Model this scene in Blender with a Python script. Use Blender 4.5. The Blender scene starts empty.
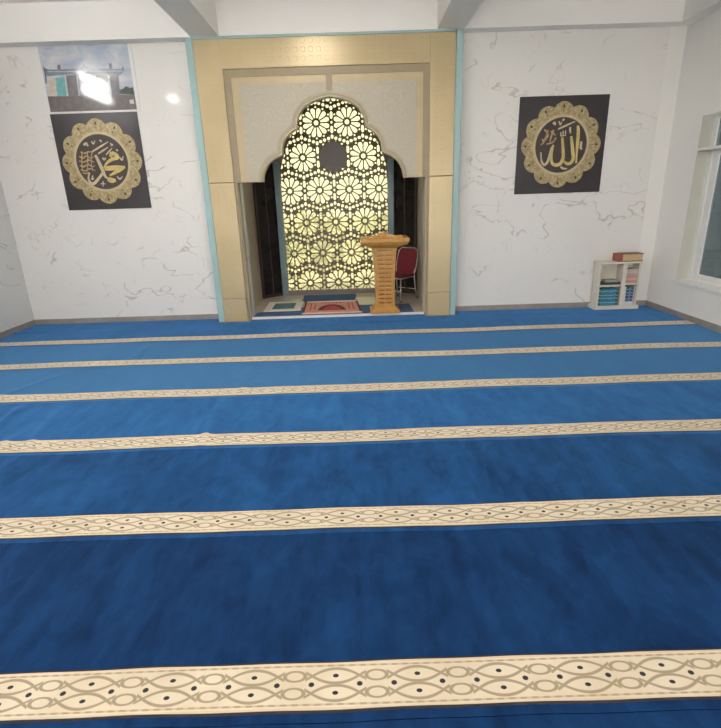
import bpy, bmesh, math, random
from mathutils import Vector, Matrix
random.seed(7)
PI = math.pi
sc = bpy.context.scene
col = sc.collection

# ------------------------------------------------------------------ node helper
class X:
    """a node socket with arithmetic"""
    def __init__(s, nt, v): s.nt, s.v = nt, v
    def op(s, o, *a, clamp=False):
        n = s.nt.nodes.new('ShaderNodeMath'); n.operation = o; n.use_clamp = clamp
        for i, q in enumerate((s,) + a):
            q = q.v if isinstance(q, X) else q
            if isinstance(q, (int, float)): n.inputs[i].default_value = q
            else: s.nt.links.new(q, n.inputs[i])
        return X(s.nt, n.outputs[0])
    def __add__(s, o): return s.op('ADD', o)
    def __sub__(s, o): return s.op('SUBTRACT', o)
    def __mul__(s, o): return s.op('MULTIPLY', o)
    def __truediv__(s, o): return s.op('DIVIDE', o)
    def abs(s): return s.op('ABSOLUTE')
    def cos(s): return s.op('COSINE')
    def sin(s): return s.op('SINE')
    def max(s, o): return s.op('MAXIMUM', o)
    def min(s, o): return s.op('MINIMUM', o)
    def sqrt(s): return s.op('SQRT')
    def frac(s): return s.op('FRACT')
    def below(s, e, w):   # 1 below e, falling to 0 over width w
        return ((s * -1.0) + (e + w)).op('DIVIDE', w, clamp=True)
    def above(s, e, w): return (s - e).op('DIVIDE', w, clamp=True)

def mat_new(name):
    m = bpy.data.materials.new(name); m.use_nodes = True
    nt = m.node_tree; b = nt.nodes['Principled BSDF']
    return m, nt, b
def coords(nt, kind='Object'):
    tc = nt.nodes.new('ShaderNodeTexCoord'); sp = nt.nodes.new('ShaderNodeSeparateXYZ')
    nt.links.new(tc.outputs[kind], sp.inputs[0])
    return tc.outputs[kind], X(nt, sp.outputs[0]), X(nt, sp.outputs[1]), X(nt, sp.outputs[2])
def noise(nt, vec, scale, detail=3, rough=.5, dist=0, sc3=None):
    if sc3:
        mp = nt.nodes.new('ShaderNodeMapping'); mp.inputs['Scale'].default_value = sc3
        nt.links.new(vec, mp.inputs['Vector']); vec = mp.outputs[0]
    n = nt.nodes.new('ShaderNodeTexNoise'); nt.links.new(vec, n.inputs['Vector'])
    n.inputs['Scale'].default_value = scale; n.inputs['Detail'].default_value = detail
    n.inputs['Roughness'].default_value = rough; n.inputs['Distortion'].default_value = dist
    return X(nt, n.outputs[0])
def mix(nt, f, a, b):
    n = nt.nodes.new('ShaderNodeMix'); n.data_type = 'RGBA'
    for s, q in ((n.inputs[0], f), (n.inputs[6], a), (n.inputs[7], b)):
        q = q.v if isinstance(q, X) else q
        if isinstance(q, (int, float)): s.default_value = q
        elif isinstance(q, tuple): s.default_value = q + (1,) if len(q) == 3 else q
        else: nt.links.new(q, s)
    return n.outputs[2]
def bump(nt, b, h, strength=.5, dist=.01):
    n = nt.nodes.new('ShaderNodeBump'); n.inputs['Strength'].default_value = strength
    n.inputs['Distance'].default_value = dist
    nt.links.new(h.v, n.inputs['Height']); nt.links.new(n.outputs[0], b.inputs['Normal'])
def plain(name, c, rough=.5, metal=0, var=.06, scale=8, spec=.5, bmp=0, bscale=60):
    m, nt, b = mat_new(name)
    v, x, y, z = coords(nt)
    n = noise(nt, v, scale, 3)
    f = n.op('SUBTRACT', .35).op('MULTIPLY', 2.5, clamp=True)
    nt.links.new(mix(nt, f, tuple(k * (1 - var) for k in c), tuple(min(1, k * (1 + var)) for k in c)), b.inputs['Base Color'])
    b.inputs['Roughness'].default_value = rough; b.inputs['Metallic'].default_value = metal
    b.inputs['Specular IOR Level'].default_value = spec
    if bmp: bump(nt, b, noise(nt, v, bscale, 2), bmp, .004)
    return m
def emit(name, c, s):
    m, nt, b = mat_new(name)
    b.inputs['Base Color'].default_value = (.8, .8, .8, 1)
    b.inputs['Emission Color'].default_value = c + (1,); b.inputs['Emission Strength'].default_value = s
    return m

# ------------------------------------------------------------------ mesh helper (world coordinates in, shifted to the origin of the thing)
class MB:
    def __init__(s): s.bm = bmesh.new(); s.mi = 0
    def face(s, pts):
        f = s.bm.faces.new([s.bm.verts.new(p) for p in pts]); f.material_index = s.mi; return f
    def hull(s, a, b):      # two matching rings -> closed solid
        va = [s.bm.verts.new(p) for p in a]; vb = [s.bm.verts.new(p) for p in b]; n = len(a)
        fs = [s.bm.faces.new(va[::-1]), s.bm.faces.new(vb)]
        fs += [s.bm.faces.new((va[i], va[(i + 1) % n], vb[(i + 1) % n], vb[i])) for i in range(n)]
        for f in fs: f.material_index = s.mi
        return s
    def box(s, x0, x1, y0, y1, z0, z1):
        return s.hull([(x0, y0, z0), (x1, y0, z0), (x1, y1, z0), (x0, y1, z0)], [(x0, y0, z1), (x1, y0, z1), (x1, y1, z1), (x0, y1, z1)])
    def prism(s, poly, y0, y1):   # poly in x,z ; extruded along y
        return s.hull([(x, y0, z) for x, z in poly], [(x, y1, z) for x, z in poly])
    def plan(s, poly, z0, z1):
        return s.hull([(x, y, z0) for x, y in poly], [(x, y, z1) for x, y in poly])
    def tube(s, path, r, n=8, taper=None):
        path = [Vector(p) for p in path]; rings = []
        for i, p in enumerate(path):
            d = (path[min(i + 1, len(path) - 1)] - path[max(i - 1, 0)]).normalized()
            u = d.cross(Vector((0, 0, 1)) if abs(d.z) < .9 else Vector((1, 0, 0))).normalized(); w = d.cross(u)
            rr = r if taper is None else r + (taper - r) * i / (len(path) - 1)
            rings.append([s.bm.verts.new(p + u * rr * math.cos(2 * PI * k / n) + w * rr * math.sin(2 * PI * k / n)) for k in range(n)])
        for a, b in zip(rings, rings[1:]):
            for k in range(n):
                f = s.bm.faces.new((a[k], a[(k + 1) % n], b[(k + 1) % n], b[k])); f.smooth = True; f.material_index = s.mi
        s.bm.faces.new(rings[0][::-1]).material_index = s.mi; s.bm.faces.new(rings[-1]).material_index = s.mi
        return s
    def sweep(s, pts, prof, closed=False):   # pts in x,z ; prof list of (offset, y) swept along, open ends capped
        n = len(pts); rings = []
        for i, (x, z) in enumerate(pts):
            a = pts[i - 1] if (closed or i) else pts[i]; b = pts[(i + 1) % n] if (closed or i < n - 1) else pts[i]
            d = Vector((b[0] - a[0], b[1] - a[1])); d.normalize(); nx, nz = -d.y, d.x
            rings.append([s.bm.verts.new((x + nx * o, y, z + nz * o)) for o, y in prof])
        m = len(prof)
        for i in range(n if closed else n - 1):
            a, b = rings[i], rings[(i + 1) % n]
            for k in range(m):
                s.bm.faces.new((a[k], a[(k + 1) % m], b[(k + 1) % m], b[k])).material_index = s.mi
        if not closed:
            s.bm.faces.new(rings[0][::-1]).material_index = s.mi; s.bm.faces.new(rings[-1]).material_index = s.mi
        return s
    def xf(s, M):
        bmesh.ops.transform(s.bm, matrix=M, verts=s.bm.verts[:]); return s
    def build(s, name, mats, parent=None, bevel=0, seg=2, smooth=False, loc=None):
        me = bpy.data.meshes.new(name)
        bmesh.ops.recalc_face_normals(s.bm, faces=s.bm.faces[:])
        org = loc
        if parent is not None: org = Vector(parent['_o'])
        elif org is None:
            vs = [v.co for v in s.bm.verts]
            org = Vector(((min(v.x for v in vs) + max(v.x for v in vs)) / 2, (min(v.y for v in vs) + max(v.y for v in vs)) / 2, min(v.z for v in vs)))
        org = Vector(org)
        bmesh.ops.translate(s.bm, vec=-org, verts=s.bm.verts[:])
        if smooth:
            for f in s.bm.faces: f.smooth = True
        s.bm.to_mesh(me); s.bm.free()
        for m in (mats if isinstance(mats, (list, tuple)) else [mats]): me.materials.append(m)
        o = bpy.data.objects.new(name, me); col.objects.link(o)
        if parent is not None: o.parent = parent
        else: o.location = org
        o['_o'] = tuple(org)
        if bevel:
            b = o.modifiers.new('edge', 'BEVEL'); b.width = bevel; b.segments = seg; b.limit_method = 'ANGLE'; b.angle_limit = .6
        return o
def tag(o, label, cat, group=None):
    o['label'] = label; o['category'] = cat
    if group: o['group'] = group
    return o
def thing(name, loc, label, cat, group=None):
    o = bpy.data.objects.new(name, None); o.empty_display_size = .1; col.objects.link(o); o.location = loc
    o['_o'] = tuple(loc)
    return tag(o, label, cat, group)
def struct(o): o['kind'] = 'structure'; return o
def note(o, label): o['label'] = label; return o
def sbox(name, m, *b): return struct(MB().box(*b).build(name, m))

# ------------------------------------------------------------------ measures (metres; x right, y away from the camera, z up)
WL, WR, WB = -5.19, 4.61, 7.87          # left, right and back wall
REAR, CEIL, SOF = -4.6, 4.30, 3.86
FY = 7.66                               # front plane of the facade
OUT_L, OUT_R = -2.19, 1.515            # facade outer edges
JL, JR = -1.685, 1.035                   # opening between the jambs
NL, NR = -1.79, 1.11                   # side walls of the niche behind it
CX = -.325
NZ = .03                                # niche floor level
# ------------------------------------------------------------------ materials
def marble(name, base=(.83, .805, .775), horiz='x'):
    m, nt, b = mat_new(name)
    v, x, y, z = coords(nt)
    geo = nt.nodes.new('ShaderNodeNewGeometry'); P = geo.outputs['Position']
    sp = nt.nodes.new('ShaderNodeSeparateXYZ'); nt.links.new(P, sp.inputs[0])
    gx, gz = X(nt, sp.outputs[0 if horiz == 'x' else 1]), X(nt, sp.outputs[2])
    n1 = noise(nt, P, 1.3, 3, .5, .5, (1, 1, 1.6))
    line = (n1 - .5).abs().below(.001, .011)
    msk = noise(nt, P, 2.1, 2, .5).above(.50, .07)
    n2 = noise(nt, P, 2.2, 3, .5, .8, (1.3, 1, 1.3))
    line2 = (n2 - .47).abs().below(.001, .011) * noise(nt, P, 3.1, 2, .5, 0, (1, 1, 1.3)).above(.55, .05)
    vein = (line * msk).max(line2 * .55)
    jx = ((gx / 1.2).frac() - .5).abs().above(.4985, .0008)
    jz = ((gz / .6).frac() - .5).abs().above(.497, .0015)
    cloud = noise(nt, P, .8, 3).above(.4, .4)
    c = mix(nt, cloud, tuple(k * .965 for k in base), base)
    c = mix(nt, vein * .62, c, (.43, .375, .33))
    c = mix(nt, jx.max(jz) * .22, c, (.5, .48, .46))
    nt.links.new(c, b.inputs['Base Color'])
    b.inputs['Roughness'].default_value = .08
    b.inputs['Specular IOR Level'].default_value = .38
    return m
M = {}
M['marble'] = marble('white_veined_tile')
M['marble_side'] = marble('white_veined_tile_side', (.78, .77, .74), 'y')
M['paint'] = plain('white_paint', (.84, .82, .785), .6, var=.015, scale=2)
M['ceil'] = plain('white_ceiling_paint', (.90, .88, .855), .7, var=.012, scale=2)
M['skirt'] = plain('grey_skirting_tile', (.33, .29, .255), .3, var=.12, scale=6)
M['screed'] = plain('floor_screed', (.25, .24, .23), .8)
M['teal'] = plain('pale_teal_paint', (.34, .50, .50), .4, var=.04)
M['teal_post'] = plain('slate_teal_paint', (.165, .245, .26), .38, var=.06, scale=4)
M['brown_band'] = plain('brown_inlay', (.32, .25, .155), .42, var=.05)
M['jamb'] = plain('beige_jamb', (.50, .43, .335), .5, var=.05, scale=3)
M['moulding'] = plain('beige_moulding', (.39, .335, .23), .4, var=.04)
M['black'] = plain('black_stone', (.018, .016, .017), .16, var=.35, scale=3)
M['black_rail'] = plain('dark_brown_rail', (.05, .033, .024), .35, var=.2)

def gold_panel():
    m, nt, b = mat_new('gold_carved_panel')
    geo = nt.nodes.new('ShaderNodeNewGeometry'); P = geo.outputs['Position']
    sp = nt.nodes.new('ShaderNodeSeparateXYZ'); nt.links.new(P, sp.inputs[0])
    u, w = X(nt, sp.outputs[0]) * (2 * PI / .105), X(nt, sp.outputs[2]) * (2 * PI / .105)
    a = u.cos() + w.cos(); d = ((u + w) * 1.0).cos() + ((u - w) * 1.0).cos()
    h = (a * .6 + d * .55)
    star = h.above(.15, .35)
    ring = (h - .05).abs().below(.1, .15)
    n = noise(nt, P, 1.6, 2)
    c = mix(nt, n.above(.35, .35), (.50, .395, .225), (.56, .445, .26))
    c = mix(nt, ring * .30, c, (.41, .32, .185))
    nt.links.new(c, b.inputs['Base Color'])
    b.inputs['Roughness'].default_value = .29; b.inputs['Metallic'].default_value = .2
    bump(nt, b, star * .7 + ring * -.6, .35, .006)
    return m
M['gold'] = gold_panel()
M['gold_plain'] = plain('gold_plain_margin', (.48, .385, .23), .36, .1, var=.04)
def carved():
    m, nt, b = mat_new('pale_carved_foliage')
    geo = nt.nodes.new('ShaderNodeNewGeometry'); P = geo.outputs['Position']
    w = nt.nodes.new('ShaderNodeTexVoronoi'); w.inputs['Scale'].default_value = 6.5
    nn = nt.nodes.new('ShaderNodeTexNoise'); nn.inputs['Scale'].default_value = 4; nn.inputs['Detail'].default_value = 2
    nt.links.new(P, nn.inputs['Vector'])
    ad = nt.nodes.new('ShaderNodeVectorMath'); ad.operation = 'MULTIPLY_ADD'
    nt.links.new(nn.outputs[1], ad.inputs[0]); ad.inputs[1].default_value = (.35, 0, .35); nt.links.new(P, ad.inputs[2])
    mp = nt.nodes.new('ShaderNodeMapping'); mp.inputs['Scale'].default_value = (1, 0, 1); nt.links.new(ad.outputs[0], mp.inputs[0])
    nt.links.new(mp.outputs[0], w.inputs['Vector'])
    dd = X(nt, w.outputs['Distance'])
    scroll = (dd * 30).sin()
    hi = scroll.above(-.2, .7)
    c = mix(nt, hi * .4, (.43, .385, .30), (.50, .45, .36))
    nt.links.new(c, b.inputs['Base Color']); b.inputs['Roughness'].default_value = .45
    bump(nt, b, hi, .22, .006)
    return m
M['carved'] = carved()

def carpet(name, lo, hi, tip, amt):
    m, nt, b = mat_new(name)
    geo = nt.nodes.new('ShaderNodeNewGeometry'); P = geo.outputs['Position']
    oi = nt.nodes.new('ShaderNodeObjectInfo')
    big = noise(nt, P, 2.3, 4, .6, .8, (1, .55, 1))
    streak = noise(nt, P, 2.0, 3, .55, .4, (4.5, .8, 1))
    fine = noise(nt, P, 260, 2)
    small = noise(nt, P, 7, 3, .6, .6, (1.4, .8, 1))
    f = (big.above(.36, .28) * .45 + streak.above(.40, .22) * .30 + small.above(.40, .2) * .25)
    c = mix(nt, f, lo, hi)
    c = mix(nt, fine.above(.3, .4) * amt, c, tip)
    nt.links.new(c, b.inputs['Base Color'])
    b.inputs['Roughness'].default_value = .9; b.inputs['Specular IOR Level'].default_value = .15
    b.inputs['Sheen Weight'].default_value = 1.0; b.inputs['Sheen Roughness'].default_value = .24
    b.inputs['Sheen Tint'].default_value = (.20, .50, 1, 1)
    bump(nt, b, fine + big * 3.0, .35, .006)
    return m
M['carpet'] = carpet('blue_velvet_pile', (.0013, .0125, .056), (.0078, .052, .165), (.010, .05, .17), .2)  # four roll tones: nap differences plus lighting and sheen with distance, put into colour
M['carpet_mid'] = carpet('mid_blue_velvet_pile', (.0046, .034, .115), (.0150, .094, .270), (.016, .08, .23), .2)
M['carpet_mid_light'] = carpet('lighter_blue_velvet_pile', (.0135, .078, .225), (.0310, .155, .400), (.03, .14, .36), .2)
M['carpet_brushed_sheen'] = carpet('brushed_sheen_blue_pile', (.0420, .150, .325), (.056, .184, .385), (.045, .18, .42), .2)
def band():
    m, nt, b = mat_new('cream_braided_border')
    geo = nt.nodes.new('ShaderNodeNewGeometry'); P = geo.outputs['Position']
    v, x, y, z = coords(nt)           # object y runs across the band (its origin is the middle), x along
    u = (x / .315).frac(); V = y / .19
    u0 = (u - .5)                      # 0 at the lens
    ue = u0.abs()                      # .5 at the small ovals
    av = V.abs()
    lens = (((u0 / .288) * (u0 / .288)) * -.16 + .16)
    dv = (av - .185).abs()
    lw = .021
    l1 = (dv - lens).abs().below(lw, .02) * ue.below(.288, .008)
    eo = (((ue - .5) / .125) * ((ue - .5) / .125) + ((av - .185) / .11) * ((av - .185) / .11)).sqrt()
    l2 = (eo - 1.0).abs().below(.13, .12)
    # strands leaving the lens tips across to the ovals
    l3 = (dv - (ue - .288).abs() * 1.0).abs().below(lw, .02) * ue.above(.282, .008) * ue.below(.366, .01)
    # open diamonds round the centre dots
    edge = (av - .415).abs().below(.015, .012)
    rim = av.above(.468, .01)
    d1 = ((u0 / .037) * (u0 / .037) + ((av - .185) / .043) * ((av - .185) / .043)).below(.7, .5)
    us = (ue - .292) / .036
    d2 = (us * us + (V / .053) * (V / .053)).below(.7, .5)
    weave = noise(nt, P, 190, 2)
    tone = noise(nt, P, 5, 3)
    c = mix(nt, tone.above(.35, .3), (.66, .56, .415), (.73, .635, .49))
    c = mix(nt, (l1.max(l2).max(l3)) * .85, c, (.30, .225, .135))
    c = mix(nt, edge * ((x * 150).sin().above(-.6, .8) * .45 + .5), c, (.40, .29, .17))
    c = mix(nt, d1.max(d2), c, (.025, .025, .035))
    c = mix(nt, rim * .55, c, (.62, .49, .33))
    nt.links.new(c, b.inputs['Base Color'])
    b.inputs['Roughness'].default_value = .95; b.inputs['Specular IOR Level'].default_value = .1
    b.inputs['Sheen Weight'].default_value = .25; b.inputs['Sheen Roughness'].default_value = .5
    bump(nt, b, weave, .4, .003)
    return m
M['band'] = band()
M['band_edge'] = plain('dark_border_edge', (.035, .028, .03), .95, var=.2, scale=30)
def wood(name, c0, c1, rough=.38):
    m, nt, b = mat_new(name)
    v, x, y, z = coords(nt)
    n = noise(nt, v, 5, 4, .6, 1.0, (6, 6, .8))
    nt.links.new(mix(nt, n.above(.35, .3), c0, c1), b.inputs['Base Color'])
    b.inputs['Roughness'].default_value = rough
    bump(nt, b, n, .12, .003)
    return m
M['oak'] = wood('honey_oak', (.44, .205, .032), (.57, .29, .062))
SKY, LAMP, WALL_LAMP, EXPO, SUN = 2.6, 17.0, 30.0, 1.04, 9.0
# ================================================================== SETTING
sbox('floor', M['screed'], WL - .2, WR + .25, REAR - .2, 10.0, -.16, -.013)
sbox('wall_back_left', M['marble'], WL, JL, WB, WB + .16, -.013, CEIL)
sbox('wall_back_right', M['marble'], JR, 4.38, WB, WB + .16, -.013, CEIL)
sbox('wall_back_corner', M['paint'], 4.38, WR, WB - .004, WB + .16, -.013, CEIL)
sbox('wall_back_top', M['marble'], JL, JR, WB, WB + .16, 3.75, CEIL)
sbox('ceiling', M['ceil'], WL - .2, WR + .25, REAR - .2, WB + .16, CEIL, CEIL + .15)
# left wall with two windows near the camera, right wall with the visible window and two more
def holed(name, m, x0, x1, y0, y1, z0, z1, holes):
    b = MB(); y = y0
    for (a, c, lo, hi) in holes:
        b.box(x0, x1, y, a, z0, z1); b.box(x0, x1, a, c, z0, lo); b.box(x0, x1, a, c, hi, z1); y = c
    b.box(x0, x1, y, y1, z0, z1)
    return struct(b.build(name, m))
RW = [(-3.8, -1.5, .5, 2.66), (-.4, 1.9, .5, 2.66), (4.75, 7.21, .5, 2.66)]
LW = [(-3.8, -1.5, .5, 2.66)]
holed('wall_left', M['marble_side'], WL - .2, WL, REAR - .2, WB + .16, -.013, CEIL, LW)
holed('wall_right', M['paint'], WR, WR + .25, REAR - .2, WB + .16, -.013, CEIL, RW)
# rear wall: three wide doorways open to the veranda, behind the camera
b = MB(); xs = [(-4.4, -1.9), (-1.5, 1.0), (1.4, 3.9)]; x = WL
for a, c in xs:
    b.box(x, a, REAR - .2, REAR, -.013, CEIL); b.box(a, c, REAR - .2, REAR, 3.3, CEIL); x = c
b.box(x, WR, REAR - .2, REAR, -.013, CEIL)
struct(b.build('wall_rear', M['paint']))
# beams
sbox('ceiling_beam_back', M['ceil'], WL, WR, 7.67, WB, SOF, CEIL)
sbox('ceiling_beam_right', M['paint'], 4.42, WR, REAR, 7.67, SOF, CEIL)
sbox('ceiling_beam_left_of_arch', M['paint'], -2.11, -1.735, REAR, 7.67, SOF + .004, CEIL)
sbox('ceiling_beam_right_of_arch', M['paint'], 1.165, 1.535, REAR, 7.67, SOF + .004, CEIL)
# skirting
sbox('baseboard_back_left', M['skirt'], WL, OUT_L, WB - .018, WB, -.012, .078)
sbox('baseboard_back_right', M['skirt'], OUT_R, WR, WB - .022, WB, -.012, .078)
sbox('baseboard_left', M['skirt'], WL, WL + .018, REAR, WB - .018, -.012, .078)
sbox('baseboard_right', M['skirt'], WR - .018, WR, REAR, WB - .022, -.012, .078)

# ------------------------------------------------------------------ windows in the right wall
glass = bpy.data.materials.new('tinted_window_glass'); glass.use_nodes = True
nt = glass.node_tree; nt.nodes.clear()
o_ = nt.nodes.new('ShaderNodeOutputMaterial'); t_ = nt.nodes.new('ShaderNodeBsdfTransparent'); g_ = nt.nodes.new('ShaderNodeBsdfGlossy')
mx = nt.nodes.new('ShaderNodeMixShader'); fr = nt.nodes.new('ShaderNodeFresnel'); fr.inputs[0].default_value = 1.5
t_.inputs[0].default_value = (.40, .45, .465, 1); g_.inputs['Roughness'].default_value = .03
ge = nt.nodes.new('ShaderNodeNewGeometry')
nt.links.new((X(nt, fr.outputs[0]) * (X(nt, ge.outputs['Backfacing']) * -1.0 + 1.0)).v, mx.inputs[0]); nt.links.new(t_.outputs[0], mx.inputs[1]); nt.links.new(g_.outputs[0], mx.inputs[2]); nt.links.new(mx.outputs[0], o_.inputs[0])
M['glass'] = glass
M['reveal'] = plain('grey_green_reveal', (.56, .555, .48), .5, var=.03)
M['alu'] = plain('white_aluminium_frame', (.78, .77, .75), .35, var=.02)
def window(n, y0, y1, xa, sx):
    """xa: inner wall face, sx: +1 the recess goes to +x; frame .17 deep into the wall"""
    X0 = lambda d: xa + sx * d
    def bx(b, d0, d1, *r): b.box(min(X0(d0), X0(d1)), max(X0(d0), X0(d1)), *r)
    root = bpy.data.objects.new('window_%d' % n, None); col.objects.link(root); root.location = (X0(.2), (y0 + y1) / 2, .5); root['_o'] = tuple(root.location); root['kind'] = 'structure'
    f = MB(); z0, z1, zt = .5, 2.66, 2.225
    bx(f, .15, .21, y0, y1, z0, z0 + .05); bx(f, .15, .21, y0, y1, z1 - .05, z1)
    bx(f, .15, .21, y0, y0 + .09, z0 + .05, z1 - .05); bx(f, .15, .21, y1 - .09, y1, z0 + .05, z1 - .05)
    bx(f, .15, .21, (y0 + y1) / 2 - .04, (y0 + y1) / 2 + .04, z0 + .05, z1 - .05)
    f.build('window_frame', M['alu'], root, .004)
    f = MB(); bx(f, .0, .15, y0, y1, zt, zt + .035); f.build('transom_ledge', M['alu'], root, .004)
    f = MB(); bx(f, .15, .2, y0 + .09, y1 - .09, zt - .005, zt + .04); f.build('transom_bar', M['alu'], root)
    for a, c in ((y0 + .09, (y0 + y1) / 2 - .04), ((y0 + y1) / 2 + .04, y1 - .09)):
        s = MB()
        for d in ((a, a + .125), (c - .125, c)): bx(s, .165, .195, d[0], d[1], z0 + .05, zt)
        bx(s, .165, .195, a + .125, c - .125, z0 + .05, z0 + .11); bx(s, .165, .195, a + .125, c - .125, zt - .06, zt)
        s.build('sash', M['alu'], root, .004)
        g = MB(); bx(g, .178, .184, a + .125, c - .125, z0 + .11, zt - .06); bx(g, .178, .184, a, c, zt + .04, z1 - .05); g.build('pane', M['glass'], root)
    f = MB(); bx(f, -.03, .15, y0 - .05, y1 + .05, z0 - .035, z0 + .012); f.build('window_sill', M['paint'], root, .006)
    f = MB()
    for a, c in ((y0, y0 + .006), (y1 - .006, y1)): bx(f, .002, .149, a, c, z0 + .014, z1)
    f.build('reveal_lining', M['reveal'], root)
n = 1
for a, c, lo, hi in reversed(RW): window(n, a, c, WR, 1); n += 1
for a, c, lo, hi in LW: window(n, a, c, WL, -1); n += 1

# ------------------------------------------------------------------ niche behind the arch
sbox('wall_niche_left', M['jamb'], NL - .16, NL, WB + .16, 9.75, -.013, 3.75)
sbox('wall_niche_right', M['jamb'], NR, NR + .16, WB + .16, 9.75, -.013, 3.75)
sbox('ceiling_niche', M['paint'], NL - .16, NR + .16, WB + .16, 9.95, 3.75, 3.9)
sbox('wall_niche_back_left', M['jamb'], NL, -.366 - .98, 9.66, 9.75, NZ, 3.75)
sbox('wall_niche_back_right', M['jamb'], -.366 + .98, NR, 9.66, 9.75, NZ, 3.75)
tile = plain('polished_cream_tile', (.66, .59, .53), .07, var=.05, scale=3)
M['tile'] = tile
struct(MB().plan([(JL, 7.745), (JR, 7.745), (JR, WB + .16), (NR, WB + .16), (NR, 9.75), (NL, 9.75), (NL, WB + .16), (JL, WB + .16)], -.013, NZ).build('floor_niche', M['tile']))
sbox('trim_1', plain('white_marble_nosing', (.80, .77, .74), .3, var=.03), JL + .002, JR - .002, 7.715, 7.745, -.012, NZ + .002)

# ================================================================== CARPET ROLLS
ridges = [((-1.233, 3.435), (-1.30, 4.40), .020, .035), ((-2.59, 3.47), (-2.77, 4.29), .013, .04), ((-3.10, 3.9), (-3.19, 4.37), .020, .04),
          ((-2.79, 3.3), (-2.86, 3.75), .010, .035), ((-2.70, 5.74), (-2.80, 6.35), .014, .04), ((-2.40, 2.9), (-2.62, 3.36), .009, .05),
          ((-3.5, 2.4), (-2.9, 3.3), .008, .06), ((-1.15, 4.55), (-1.25, 5.3), .009, .04), ((-2.2, 4.6), (-2.7, 5.5), .008, .05), ((.95, 2.5), (.8, 3.2), .006, .06), ((2.2, 2.5), (2.5, 3.3), .006, .07), ((-3.6, 4.6), (-3.3, 5.3), .008, .05)]
def height(x, y):
    h = .0022 * math.sin(x * 2.1 + y * 1.3) + .0022 * math.sin(x * 3.7 - y * 2.2 + 1) + .0018 * math.sin(x * 1.1 + y * 4.1)
    for (ax, ay), (bx_, by_), a, w in ridges:
        dx, dy = bx_ - ax, by_ - ay; L = dx * dx + dy * dy
        t = max(0, min(1, ((x - ax) * dx + (y - ay) * dy) / L))
        d2 = (x - ax - t * dx) ** 2 + (y - ay - t * dy) ** 2
        if d2 < w * w * 6: h += a * math.exp(-d2 / (w * w)) * min(1, 4 * t * (1 - t) + .25)
    return h
def wob(x, k): return .0018 * math.sin(x * 5.3 + k * 2.1) + .002 * math.sin(x * 2.2 - k) + .0014 * math.sin(x * 13 + k * 4)
def sheet(name, m, x0, x1, y0, y1, z, thick, nx, ny, k=0, cut=None, parent=None, loc=None, w0=1, w1=1, kf=None):
    if kf is None: kf = k
    b = MB(); bm = b.bm
    xs = sorted(set([x0 + (x1 - x0) * i / nx for i in range(nx + 1)] + ([OUT_L - .01, OUT_R + .01, JL + .004, JR - .004] if cut else [])))
    ys = sorted(set([y0 + (y1 - y0) * i / ny for i in range(ny + 1)] + ([FY - .095, 7.71] if cut else [])))
    def P(x, y, dz):
        f = (y - y0) / (y1 - y0); ww = wob(x, k) * w0 * (1 - f) + wob(x, kf) * w1 * f
        return (x, y + ww, z + (height(x, y) if y < 7.3 else 0) + dz)
    top = [[bm.verts.new(P(x, y, 0)) for x in xs] for y in ys]
    for j in range(len(ys) - 1):
        for i in range(len(xs) - 1):
            xm, ym = (xs[i] + xs[i + 1]) / 2, (ys[j] + ys[j + 1]) / 2
            if cut and OUT_L - .01 < xm < OUT_R + .01 and (ym > 7.71 or (ym > FY - .095 and not JL + .004 < xm < JR - .004)): continue
            bm.faces.new((top[j][i], top[j][i + 1], top[j + 1][i + 1], top[j + 1][i])).smooth = True
    ed = [e for e in bm.edges if len(e.link_faces) == 1]
    for e in ed: e.smooth = False
    r = bmesh.ops.extrude_edge_only(bm, edges=ed)
    for v in [g for g in r['geom'] if isinstance(g, bmesh.types.BMVert)]: v.co.z = min(v.co.z - thick, z - thick)
    for v in [v for v in bm.verts if not v.link_faces]: bm.verts.remove(v)
    return b.build(name, m, parent, loc=loc)
S0, SP, BW = 1.423, 1.05, .19
labels = {
 -1: 'dark blue velvet carpet roll along the very bottom edge of the photo',
 0: 'nearest dark blue carpet roll, its braided cream border the largest of all',
 1: 'deep blue carpet roll whose cream border is second from the bottom',
 2: 'blue carpet roll whose cream border is third from the bottom',
 3: 'blue carpet roll with raised creases at left, cream border fourth from the bottom',
 4: 'light blue carpet roll with the second cream border from the arch',
 5: 'farthest carpet roll, reaching the pulpit step, bookshelf and back wall'}
for k in range(-1, 6):
    yc = S0 + SP * k; ya = yc - BW / 2 - .045; yb = ya + SP - .004
    if k == 5: yb = WB - .024
    c = sheet('carpet_roll', M['carpet'] if k < 1 else M[{1: 'carpet_mid', 2: 'carpet_mid_light', 5: 'carpet_mid_light'}.get(k, 'carpet_brushed_sheen')], WL + .02, WR - .02, ya, yb, 0, .012, 330 if k > 0 else 180, 36 if k < 5 else 44, k, cut=(k == 5), w1=1 if k < 5 else 0, kf=k + 1)
    tag(c, labels[k], 'carpet', 'blue carpet rolls with cream borders')
    e = sheet('border_edging', M['band_edge'], WL + .021, WR - .021, yc - BW / 2 - .011, yc + BW / 2 + .009, .0012, .003, 330, 6, k, parent=c)
    note(e, 'thin dark edging of the cream border')
    d = sheet('border_band', M['band'], WL + .021, WR - .021, yc - BW / 2, yc + BW / 2, .0035, .004, 330, 8, k, parent=c)
    note(d, 'cream border band with a braided brown pattern and dark dots')
    # pattern space: centre of the band is local y = 0
    dy = yc - c['_o'][1]; d.location = (0, dy, 0)
    for v in d.data.vertices: v.co.y -= dy

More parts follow.
